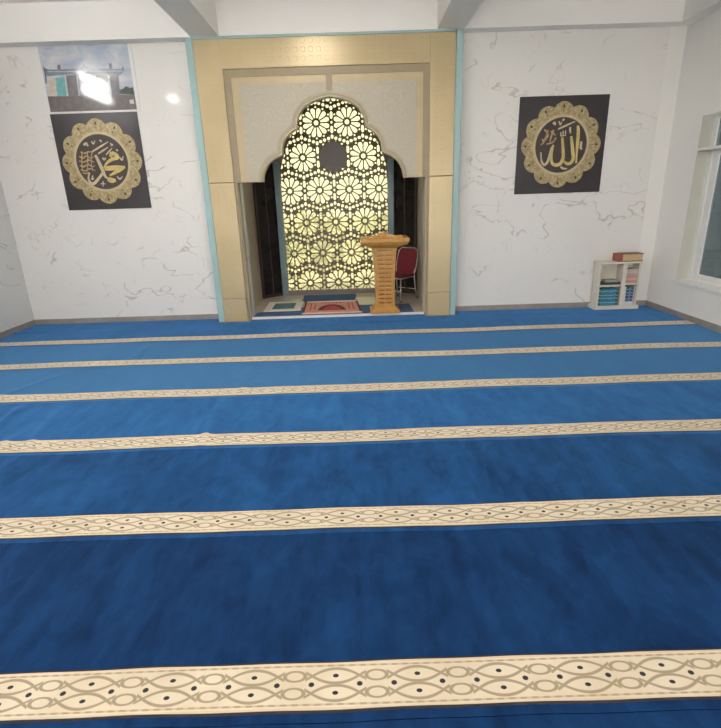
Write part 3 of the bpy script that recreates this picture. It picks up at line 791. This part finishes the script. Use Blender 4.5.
def upright(x0, x1, y0, y1, z0, z1, cover, bandm, label, group):
    o = thing('book', ((x0 + x1) / 2, (y0 + y1) / 2, z0), label, 'book', group)
    MB().box(x0, x1, y0, y1, z0, z1).build('cover', cover, o, .003) if bandm is None else None
    if bandm:
        b = MB(); b.box(x0, x0 + .003, y0, y1, z0, z1); b.box(x1 - .003, x1, y0, y1, z0, z1); b.box(x0 + .003, x1 - .003, y0, y0 + .004, z0, z1)
        MB().box(x0 + .0035, x1 - .0035, y0 + .0045, y1 - .004, z0 + .004, z1 - .004).build('pages', paper, o)
        b.mi = 1
        for f in (.16, .42, .60, .84): b.box(x0 + .003, x1 - .003, y0 - .0012, y0, z0 + (z1 - z0) * f, z0 + (z1 - z0) * (f + .035))
        b.build('cover', [cover, bandm], o)
    return o
tealb = bookmat('teal_book_cloth', (.03, .22, .30)); blueb = bookmat('blue_book_cloth', (.035, .23, .42)); greenb = bookmat('dark_green_book_cloth', (.03, .12, .13)); goldb = bookmat('pale_gold_lettering', (.55, .60, .52))
order = ['farthest left', 'second from left', 'third from left', 'fourth from left', 'fifth from left', 'sixth from left', 'seventh from left', 'farthest right']
x = A0 + tk + .003; cov = [greenb, tealb, tealb, tealb, blueb, blueb, tealb, greenb]
for i in range(8):
    w = .036 + .003 * (i % 3)
    if x + w > xm - .032: w = xm - .033 - x
    nm = 'dark green' if cov[i] is greenb else ('teal' if cov[i] is tealb else 'bright blue')
    upright(x, x + w - .002, B0 + .012 + .004 * (i % 2), B1 - .03, .0605, .325 - .006 * ((i * 5) % 3), cov[i], goldb, '%s upright book, %s in the lower left bookshelf compartment' % (nm, order[i]), 'blue-green books in the lower left compartment'); x += w
navy = bookmat('navy_book_cloth', (.04, .09, .17)); whiteb = bookmat('off_white_book_cloth', (.66, .66, .66)); skyb = bookmat('grey_blue_book_cloth', (.16, .28, .38)); silv = bookmat('pale_lettering', (.5, .52, .55))
x = xm + .032
for i, (c, nm, w) in enumerate([(whiteb, 'off-white', .030), (navy, 'navy', .046), (skyb, 'grey-blue', .024), (navy, 'navy', .046), (whiteb, 'pale', .018)]):
    upright(x, x + w - .002, B0 + .012, B1 - .03, .0605 if i in (0, 4) else .115, .345 - .012 * (i % 2), c, silv, '%s upright book, %s in the lower right bookshelf compartment' % (nm, ['farthest left', 'second from left', 'in the middle', 'fourth from left', 'farthest right'][i]), 'books in the lower right compartment'); x += w
# low white box the three middle books stand on
wb = MB().box(xm + .063, xm + .175, B0 + .01, B1 - .03, .0605, .1145).build('flat_box', whiteb, None, .003); tag(wb, 'low white box under the navy books, lower right bookshelf compartment', 'box')
# upper right: a stack of pinkish flat books
pk = [bookmat('salmon_book', (.55, .27, .19)), bookmat('pink_book', (.58, .42, .36)), bookmat('salmon_book', (.5, .2, .13)), bookmat('mauve_book', (.42, .34, .34)), bookmat('pink_book', (.58, .42, .36)), bookmat('grey_book', (.45, .42, .40))]
nmk = ['salmon', 'pale pink', 'salmon', 'mauve', 'pale pink', 'grey']; plc = ['bottom of', 'second from the bottom of', 'third from the bottom of', 'fourth from the bottom of', 'fifth from the bottom of', 'topmost of']
zz = .4005
for i in range(6):
    t_k = [.045, .036, .032, .036, .03, .034][i]; x0 = xm + .034 + .003 * (i % 2); x1 = A1 - tk - .006 - .004 * (i % 3)
    o = thing('book', ((x0 + x1) / 2, B0 + .09, zz), '%s flat book, %s the stack in the upper right compartment' % (nmk[i], plc[i]), 'book', 'stacked books in the upper right compartment')
    b = MB(); b.box(x0, x1, B0 + .012, B1 - .03, zz, zz + .004); b.box(x0, x1, B0 + .012, B1 - .03, zz + t_k - .0045, zz + t_k - .0005); b.box(x0, x1, B0 + .010, B0 + .014, zz, zz + t_k - .0005); b.build('cover', pk[i], o)
    MB().box(x0 + .004, x1 - .004, B0 + .0145, B1 - .034, zz + .0045, zz + t_k - .005).build('pages', paper, o); zz += t_k
# upper left: a dark flat book with a paler one on it
for (x0, x1, z0, z1, c, nm, lb) in ((A0 + tk + .01, xm - .04, .3805, .420, bookmat('charcoal_book', (.05, .05, .045)), 'book', 'charcoal book lying flat in the upper left bookshelf compartment'), (A0 + tk + .08, xm - .09, .4205, .452, bookmat('grey_green_book', (.33, .36, .32)), 'book', 'grey-green book lying on the charcoal book, upper left compartment')):
    o = thing(nm, ((x0 + x1) / 2, B0 + .09, z0), lb, 'book', 'flat books in the upper left compartment')
    b = MB(); b.box(x0, x1, B0 + .02, B1 - .04, z0, z0 + .004); b.box(x0, x1, B0 + .02, B1 - .04, z1 - .004, z1); b.box(x0, x1, B0 + .018, B0 + .022, z0, z1); b.build('cover', c, o)
    MB().box(x0 + .004, x1 - .004, B0 + .0225, B1 - .044, z0 + .0045, z1 - .0045).build('pages', paper, o)
# big brown book lying on the top at the right
zt = .7285; x0, x1 = 3.955, 4.335
o = thing('thick_book', (4.145, 7.73, zt), 'thick brown book lying flat on top of the bookshelf', 'book')
brownb = bookmat('brown_book_cover', (.20, .085, .05)); redb = bookmat('red_brown_spine', (.33, .10, .07)); pag = bookmat('tan_pages', (.60, .42, .24))
b = MB(); b.box(x0 + .07, x1, B0 + .0, B1 - .02, zt, zt + .012); b.box(x0 + .07, x1, B0, B1 - .02, zt + .108, zt + .12); b.build('cover', brownb, o, .003)
MB().box(x0, x0 + .0695, B0, B1 - .02, zt, zt + .118).build('spine', redb, o, .008)
MB().box(x0 + .07, x1 - .01, B0 + .006, B1 - .026, zt + .0125, zt + .1075).build('pages', pag, o)

# ================================================================== WALL HANGINGS
M['print_black'] = plain('black_print', (.040, .033, .038), .3, var=.15, scale=3)
M['print_dark'] = plain('dark_brown_print', (.058, .042, .036), .3, var=.2, scale=6)
def goldprint():
    m, nt, b = mat_new('gold_filigree_print')
    v, x, y, z = coords(nt)
    w = nt.nodes.new('ShaderNodeTexVoronoi'); w.inputs['Scale'].default_value = 26; nt.links.new(v, w.inputs['Vector'])
    d = X(nt, w.outputs['Distance'])
    c = mix(nt, d.above(.25, .35), (.50, .40, .22), (.34, .26, .13))
    c = mix(nt, noise(nt, v, 9, 3).above(.45, .3) * .5, c, (.60, .50, .27))
    nt.links.new(c, b.inputs['Base Color']); b.inputs['Roughness'].default_value = .4; b.inputs['Metallic'].default_value = .1
    bump(nt, b, d, .3, .003); return m
M['gold_print'] = goldprint()
M['gold_rim'] = plain('pale_gold_rim', (.56, .46, .28), .4, .1, var=.08, scale=12)
M['gold_ink'] = plain('gold_script_ink', (.66, .52, .20), .35, .1, var=.2, scale=10)
M['gold_ink2'] = plain('pale_gold_script_ink', (.60, .50, .34), .35, .1, var=.15, scale=10)
M['copper_ink'] = plain('copper_script_ink', (.46, .32, .17), .35, .1, var=.3, scale=14)
ALLAH = [(0.034, [(0.219, 0.256), (0.233, 0.174), (0.238, 0.046), (0.24, -0.072), (0.246, -0.248)]), (0.036, [(0.136, 0.119), (0.155, 0.037), (0.181, -0.094), (0.196, -0.177), (0.17, -0.239), (0.12, -0.253), (0.068, -0.221), (0.045, -0.173)]), (0.036, [(0.01, 0.105), (0.031, -0.03), (0.048, -0.149), (0.038, -0.202), (0.016, -0.246), (-0.047, -0.266), (-0.105, -0.24), (-0.123, -0.168), (-0.121, -0.073), (-0.112, -0.008)]), (0.028, [(-0.108, 0.009), (-0.136, -0.049), (-0.155, -0.143), (-0.174, -0.214), (-0.216, -0.257), (-0.257, -0.224), (-0.275, -0.163), (-0.284, -0.086)]), (0.02, [(-0.063, 0.215), (0.056, 0.264), (0.175, 0.31)]), (0.013, [(-0.022, 0.124), (0.059, 0.131)]), (0.013, [(-0.019, 0.175), (-0.013, 0.123)]), (0.013, [(0.012, 0.192), (0.021, 0.128)]), (0.013, [(0.047, 0.197), (0.054, 0.131)]), (0.022, [(0.111, 0.241), (0.113, 0.201), (0.125, 0.152)]), (0.026, [(0.292, 0.045), (0.291, -0.038), (0.313, -0.064)]), (0.026, [(-0.14, 0.282), (-0.12, 0.302), (-0.104, 0.267)]), (0.016, [(-0.061, 0.321), (-0.034, 0.274), (-0.019, 0.311)]), (0.022, [(-0.011, 0.329), (0.02, 0.344)]), (0.02, [(-0.263, 0.218), (-0.199, 0.146), (-0.243, 0.06)]), (0.02, [(-0.202, 0.21), (-0.231, 0.107), (-0.264, 0.037), (-0.3, 0.013)]), (0.022, [(-0.126, 0.208), (-0.148, 0.137), (-0.167, 0.044)]), (0.02, [(-0.079, 0.108), (-0.126, 0.043), (-0.214, 0.022)]), (0.018, [(-0.279, 0.096), (-0.251, 0.037)]), (0.02, [(-0.165, 0.192), (-0.09, 0.137)]), (0.022, [(0.02, -0.29), (0.068, -0.318), (0.12, -0.319)])]
MUH = [(0.04, [(0.134, 0.063), (0.159, 0.111), (0.209, 0.097), (0.23, 0.055), (0.147, 0.033), (0.058, -0.021), (0.017, -0.083)]), (0.05, [(0.016, -0.09), (0.109, -0.086), (0.216, -0.079), (0.32, -0.078)]), (0.034, [(0.293, -0.092), (0.178, -0.14), (0.074, -0.187)]), (0.036, [(-0.08, 0.097), (-0.045, -0.008), (-0.015, -0.11), (0.009, -0.195), (0.066, -0.244)]), (0.055, [(0.043, -0.228), (0.091, -0.253), (0.153, -0.251)]), (0.03, [(-0.008, -0.132), (-0.088, -0.217), (-0.183, -0.292), (-0.234, -0.262), (-0.239, -0.2), (-0.211, -0.138)]), (0.018, [(-0.127, 0.138), (0.006, 0.203), (0.138, 0.268)]), (0.016, [(-0.038, 0.111), (0.042, 0.154), (0.125, 0.196)]), (0.016, [(0.075, 0.096), (0.124, 0.136), (0.174, 0.18)]), (0.026, [(-0.223, 0.233), (-0.18, 0.253), (-0.162, 0.214)]), (0.014, [(-0.099, 0.282), (-0.08, 0.245), (-0.048, 0.289)]), (0.018, [(0.019, 0.295), (0.047, 0.268)]), (0.014, [(0.169, 0.252), (0.178, 0.216), (0.203, 0.237)]), (0.02, [(0.233, 0.159), (0.257, 0.144)]), (0.016, [(0.262, 0.059), (0.293, 0.019), (0.317, 0.072)]), (0.022, [(0.018, 0.061), (0.034, 0.033), (0.064, 0.056)]), (0.016, [(0.181, -0.2), (0.214, -0.238), (0.258, -0.202)]), (0.012, [(-0.036, -0.256), (-0.051, -0.337)]), (0.012, [(-0.079, -0.295), (-0.008, -0.297)]), (0.016, [(-0.171, -0.177), (-0.192, -0.232), (-0.16, -0.217)]), (0.016, [(-0.287, 0.143), (-0.232, 0.126), (-0.163, 0.144), (-0.107, 0.128)]), (0.016, [(-0.316, 0.086), (-0.271, 0.06), (-0.213, 0.089), (-0.154, 0.057), (-0.104, 0.077)]), (0.018, [(-0.332, 0.023), (-0.256, 0.008), (-0.185, 0.033), (-0.112, 0.0)]), (0.016, [(-0.333, -0.036), (-0.282, -0.056), (-0.21, -0.025), (-0.157, -0.06), (-0.114, -0.043)]), (0.016, [(-0.329, -0.092), (-0.267, -0.112), (-0.195, -0.083), (-0.122, -0.116)]), (0.014, [(-0.311, -0.135), (-0.261, -0.149), (-0.218, -0.132)]), (0.012, [(-0.258, 0.157), (-0.289, 0.036), (-0.309, -0.123)]), (0.012, [(-0.188, 0.149), (-0.203, 0.021), (-0.243, -0.125)]), (0.012, [(-0.122, 0.138), (-0.154, 0.02), (-0.161, -0.115)])]
def stroke(b, pts, w, y):
    """brush stroke: smooth path, width swelling in the middle, closed prism"""
    p = smooth(pts, 5) if len(pts) > 2 else [tuple(Vector(pts[0]).lerp(Vector(pts[1]), t / 4)) for t in range(5)]
    L, R = [], []
    for i, (x, z) in enumerate(p):
        a, c = p[max(i - 1, 0)], p[min(i + 1, len(p) - 1)]; d = Vector((c[0] - a[0], c[1] - a[1]))
        if d.length < 1e-6: continue
        d.normalize(); t = i / (len(p) - 1)
        hw = w / 2 * (.62 + .5 * math.sin(PI * min(1, t * 1.15 + .05)) ** .7)
        L.append((x - d.y * hw, z + d.x * hw)); R.append((x + d.y * hw, z - d.x * hw))
    for i in range(len(L) - 1):
        b.prism([L[i], L[i + 1], R[i + 1], R[i]], y - .0018, y)
def calligraphy(corners, cx, cz, strokes, small, label, zb_, zt_, x0, x1):
    yb = WB - .0005
    t = thing('calligraphy_poster', ((x0 + x1) / 2, yb, zb_), label, 'poster', None)
    MB().box(x0, x1, WB - .010, yb, zb_, zt_).build('sheet', M['print_black'], t)
    y = WB - .010
    N = 12; pts = []
    for k in range(N * 14):
        a = 2 * PI * k / (N * 14); ph = (k % 14) / 14
        r = .512 + .066 * (abs(math.sin(PI * ph)) ** .8)
        pts.append((cx + r * math.cos(a + PI / N), cz + r * math.sin(a + PI / N)))
    b = MB(); b.prism(pts, y - .0015, y); b.mi = 1
    for k in range(N):
        a = 2 * PI * (k + .5) / N + PI / N
        for rr, s in ((.515, .020), (.455, .011)):
            q = [(cx + rr * math.cos(a) + s * math.cos(a + PI / 2 * j) * (1.5 if j % 2 == 0 else .8), cz + rr * math.sin(a) + s * math.sin(a + PI / 2 * j) * (1.5 if j % 2 == 0 else .8)) for j in range(4)]
            b.prism(q, y - .0024, y - .0016)
    note(b.build('medallion', [M['gold_print'], M['print_dark']], t), 'gold filigree medallion with scalloped edge')
    circ = lambda r, n=64: [(cx + r * math.cos(2 * PI * k / n), cz + r * math.sin(2 * PI * k / n)) for k in range(n)]
    MB().prism(circ(.408), y - .0026, y - .0016).build('inner_rim', M['gold_rim'], t)
    b = MB(); b.mi = 3; b.prism(circ(.372), y - .0034, y - .0027)
    for i, (w, p) in enumerate(strokes):
        b.mi = small(i); stroke(b, [(cx + q[0], cz + q[1]) for q in p], w * 1.22, y - .0033)
    note(b.build('script_roundel', [M['gold_ink'], M['gold_ink2'], M['copper_ink'], M['print_dark']], t), 'dark roundel with gold Arabic script')
calligraphy(None, 3.018, 2.405, ALLAH, lambda i: 0 if i < 3 else (2 if 14 <= i <= 19 else 1), 'square black poster on the right wall panel, gold script in a scalloped medallion', 1.748, 3.054, 2.381, 3.655)
calligraphy(None, -3.655, 2.376, MUH, lambda i: 0 if i in (0, 1, 2, 4) else (2 if 20 <= i else 1), 'square black poster below the mosque photograph, gold script in a scalloped medallion', 1.722, 3.022, -4.275, -3.045)
# photograph print of a building, glossy, with white margin
M['p_white'] = plain('photo_white_margin', (.80, .79, .77), .15, var=.02)
def skyprint():
    m, nt, b = mat_new('photo_cloudy_sky_print'); v, x, y, z = coords(nt)
    n = noise(nt, v, 3.2, 5, .6, .4, (1, 1, 2))
    nt.links.new(mix(nt, n.above(.38, .28), (.40, .46, .58), (.68, .67, .67)), b.inputs['Base Color']); b.inputs['Roughness'].default_value = .08; return m
P_ = {'sky': skyprint()}
for k, c in dict(roof=(.22, .27, .32), fin=(.17, .20, .23), body=(.20, .19, .21), plaster=(.66, .56, .48), teal=(.20, .48, .49), white=(.62, .64, .66), low=(.20, .175, .17), tree=(.10, .12, .10), pale=(.5, .53, .55), palm=(.16, .14, .11)).items():
    P_[k] = plain('photo_%s_print' % k, c, .08, var=.14, scale=16)
ph = thing('photo_print', (-3.63, WB - .0005, 3.03), 'glossy photo print of a roofed building under clouds, above the left medallion poster', 'photograph')
MB().box(-4.262, -2.985, WB - .007, WB - .0005, 3.026, 3.862).build('sheet', M['p_white'], ph)
yy = WB - .007
layers = [('sky_area', 'sky', [[(-4.258, 3.858), (-3.035, 3.858), (-3.035, 3.05), (-4.258, 3.05)]], 'cloudy sky in the photograph'),
 ('lower_wall', 'low', [[(-4.255, 3.25), (-3.04, 3.238), (-3.037, 3.05), (-4.256, 3.05)]], 'grey-brown foreground in the photograph'),
 ('trees', 'tree', [[(-3.249, 3.25), (-3.235, 3.30), (-3.18, 3.315), (-3.139, 3.345), (-3.09, 3.32), (-3.045, 3.33), (-3.04, 3.237)]], 'dark trees in the photograph'),
 ('building_front', 'body', [[(-3.945, 3.50), (-3.217, 3.49), (-3.243, 3.227), (-3.974, 3.242)]], 'grey building front in the photograph'),
 ('plaster_wall', 'plaster', [[(-4.186, 3.475), (-4.094, 3.475), (-4.12, 3.246), (-4.245, 3.25)]], 'pale wall at the left end of the building'),
 ('teal_wall', 'teal', [[(-4.094, 3.475), (-3.952, 3.475), (-3.974, 3.242), (-4.12, 3.246)]], 'teal wall panel of the building'),
 ('column', 'white', [[(-3.964, 3.502), (-3.943, 3.501), (-3.961, 3.242), (-3.986, 3.243)], [(-3.372, 3.485), (-3.346, 3.484), (-3.361, 3.234), (-3.388, 3.235)], [(-3.80, 3.51), (-3.78, 3.51), (-3.80, 3.24), (-3.82, 3.24)], [(-3.55, 3.505), (-3.535, 3.505), (-3.55, 3.24), (-3.565, 3.24)], [(-3.127, 3.171), (-3.062, 3.179), (-3.062, 3.122), (-3.114, 3.124)]], 'white column of the building'),
 ('roof', 'roof', [[(-4.219, 3.545), (-4.199, 3.499), (-3.99, 3.508), (-3.99, 3.575), (-4.152, 3.575), (-4.209, 3.595)], [(-3.99, 3.508), (-3.771, 3.514), (-3.544, 3.508), (-3.511, 3.571), (-3.669, 3.612), (-3.778, 3.579), (-3.99, 3.575)], [(-3.544, 3.508), (-3.362, 3.485), (-3.197, 3.48), (-3.134, 3.542), (-3.135, 3.598), (-3.163, 3.556), (-3.511, 3.571)]], 'blue-grey roof of the building'),
 ('roof_ornament', 'fin', [[(-4.047, 3.577), (-4.029, 3.631), (-3.994, 3.63), (-4.0, 3.576)], [(-3.335, 3.565), (-3.32, 3.629), (-3.288, 3.628), (-3.294, 3.562)], [(-3.696, 3.605), (-3.666, 3.632), (-3.644, 3.603)], [(-4.235, 3.62), (-4.205, 3.59), (-4.21, 3.53), (-4.225, 3.42), (-4.245, 3.40), (-4.232, 3.52)]], 'dark roof ornament'),
 ('gable', 'pale', [[(-3.745, 3.545), (-3.60, 3.545), (-3.668, 3.588)], [(-4.19, 3.545), (-3.15, 3.525), (-3.15, 3.535), (-4.19, 3.556)]], 'pale gable and roof edge')]
for i, (nm, k, polys, lab) in enumerate(layers):
    for p in polys: note(MB().prism(p, yy - .0006 * (i + 1), yy).build(nm, P_[k], ph), lab)

# ================================================================== LAMPS (all above or behind the picture)
def lamp(x, y, sx, sy, power, label):
    t = thing('ceiling_lamp', (x, y, CEIL - .06), label, 'lamp')
    b = MB(); b.box(x - sx - .03, x + sx + .03, y - sy - .03, y + sy + .03, CEIL - .03, CEIL - .001); b.build('housing', M['alu'], t, .004)
    o = MB().box(x - sx, x + sx, y - sy, y + sy, CEIL - .05, CEIL - .031).build('diffuser', emit('lit_diffuser_%d' % (100 * power), (1, .95, .87), power), t)
    return t
lamp(-.58, 5.36, .30, .30, LAMP, 'square lit ceiling lamp between the two beams, above the picture')
lamp(-1.2, 2.4, .30, .30, LAMP, 'added square fill lamp second from the arch, above the picture')  # this lamp and the next two are added as room fill
lamp(-1.2, -.6, .30, .30, LAMP, 'added square fill lamp third from the arch, over the viewer')
lamp(-1.2, -3.2, .30, .30, LAMP, 'added square fill lamp farthest from the arch, behind the viewer')
lamp(-4.44, 1.81, .034, .034, 330, 'small round spot lamp on the left of the ceiling')
w_ = thing('wall_lamp', (WL, 4.37, 3.83), 'four-panel lit wall lamp high on the left wall', 'lamp')
MB().box(WL + .001, WL + .04, 3.78, 4.96, 3.815, 4.235).build('housing', M['alu'], w_, .004)
for y0, y1 in ((3.82, 4.31), (4.43, 4.92)):
    for z0, z1 in ((3.84, 3.99), (4.07, 4.22)):
        MB().box(WL + .0405, WL + .06, y0, y1, z0, z1).build('lit_panel', emit('lit_wall_panel', (1, .98, .95), WALL_LAMP), w_, .05, 3)

# ================================================================== OUTSIDE
struct(MB().box(-30, 30, -30, 30, -.35, -.17).build('ground_outside', plain('pale_paving', (.55, .53, .48), .8, var=.08, scale=2)))
struct(MB().box(-6, 6, 14.2, 14.4, -.17, 1.3).build('wall_garden', plain('cream_garden_wall', (.74, .68, .54), .8, var=.04, scale=2)))
struct(MB().box(7.4, 7.7, -14, 14, -.17, 4.5).build('wall_neighbour', plain('grey_green_neighbour_wall', (.085, .095, .10), .8, var=.15, scale=2)))
M['leaf_y'] = plain('yellow_green_leaves', (.38, .42, .07), .6, var=.4, scale=9)
M['leaf_g'] = plain('mid_green_leaves', (.19, .29, .08), .6, var=.4, scale=9)
M['bark'] = plain('grey_bark', (.24, .19, .15), .9)
M['orange_fl'] = plain('orange_blossom', (.75, .20, .05), .6); M['pink_fl'] = plain('pink_blossom', (.78, .28, .30), .6)
def shrub(x, y, r, h, n, m, label, seed):
    rnd = random.Random(seed)
    t = thing('shrub', (x, y, -.17), label, 'plant', 'shrubs behind the pierced screen')
    MB().tube([(x, y, -.17), (x + .03, y, h * .4), (x, y + .03, h * .7)], .035, 8, .015).build('stem', M['bark'], t)
    b = MB()
    for i in range(n):
        u, th = rnd.uniform(-1, 1), rnd.uniform(0, 2 * PI); rr = r * rnd.random() ** .4; q = math.sqrt(1 - u * u)
        c = Vector((x + rr * q * math.cos(th), y + rr * q * math.sin(th), h * .55 + h * .45 * u * (rr / r)))
        a = Vector((rnd.gauss(0, 1), rnd.gauss(0, 1), rnd.gauss(0, .7))).normalized(); s = a.orthogonal().normalized(); L = rnd.uniform(.08, .15)
        b.face([c - a * L, c + s * L * .4, c + a * L, c - s * L * .4])
    b.build('foliage', m, t); return t
shrub(-.75, 11.3, .62, 1.75, 260, M['leaf_y'], 'yellow-green shrub outside, seen through the middle of the pierced screen', 1)
shrub(.55, 12.3, .62, 1.5, 260, M['leaf_g'], 'green shrub outside, seen through the right side of the pierced screen', 2)
shrub(-1.9, 13.0, .5, 1.2, 200, M['leaf_g'], 'low green shrub outside, seen through the left side of the pierced screen', 3)

# ================================================================== LIGHT
wd_ = bpy.data.worlds.new('overcast_sky'); sc.world = wd_; wd_.use_nodes = True
bg = wd_.node_tree.nodes['Background']; bg.inputs[0].default_value = (1.0, .985, .96, 1); bg.inputs[1].default_value = SKY
sl = bpy.data.lights.new('sun', 'SUN'); sl.energy = SUN; sl.angle = .02; sl.color = (1, .96, .88)
so = bpy.data.objects.new('sun', sl); col.objects.link(so); so.location = (0, 0, 12); so.rotation_euler = (math.radians(27), math.radians(-6), 0)
def portal(x, y, z, sx, sz, rot):
    l = bpy.data.lights.new('sky_portal', 'AREA'); l.shape = 'RECTANGLE'; l.size = sx; l.size_y = sz; l.cycles.is_portal = True
    o = bpy.data.objects.new('sky_portal', l); col.objects.link(o); o.location = (x, y, z); o.rotation_euler = rot
for a, c in xs: portal((a + c) / 2, REAR - .1, 1.65, c - a, 3.3, (PI / 2, 0, 0))
for a, c, lo, hi in LW: portal(WL - .1, (a + c) / 2, 1.58, hi - lo, c - a, (0, -PI / 2, 0))
for a, c, lo, hi in RW: portal(WR + .1, (a + c) / 2, 1.58, hi - lo, c - a, (0, PI / 2, 0))
portal(SX, SY + .3, 1.85, 1.9, 3.4, (-PI / 2, 0, 0))

# ================================================================== CAMERA
f_, pit, rol = 499.48, .318577, -.031827
fw = Vector((.00067, math.cos(pit), -math.sin(pit))).normalized()
rt = fw.cross(Vector((0, 0, 1))).normalized(); up = rt.cross(fw)
r_ = rt * math.cos(rol) + up * math.sin(rol); u_ = -rt * math.sin(rol) + up * math.cos(rol)
cd = bpy.data.cameras.new('camera'); cam = bpy.data.objects.new('camera', cd); col.objects.link(cam)
cd.sensor_fit = 'HORIZONTAL'; cd.sensor_width = 36; cd.lens = f_ / 721 * 36; cd.clip_start = .05
cam.matrix_world = Matrix(((r_.x, u_.x, -fw.x, 0), (r_.y, u_.y, -fw.y, 0), (r_.z, u_.z, -fw.z, 1.75), (0, 0, 0, 1)))
sc.camera = cam
vs_ = sc.view_settings; sc.display_settings.display_device = 'sRGB'
vs_.view_transform = 'Standard'; vs_.look = 'None'; vs_.gamma = 1; vs_.exposure = EXPO; vs_.use_curve_mapping = False
for o in bpy.data.objects:
    if '_o' in o: del o['_o']
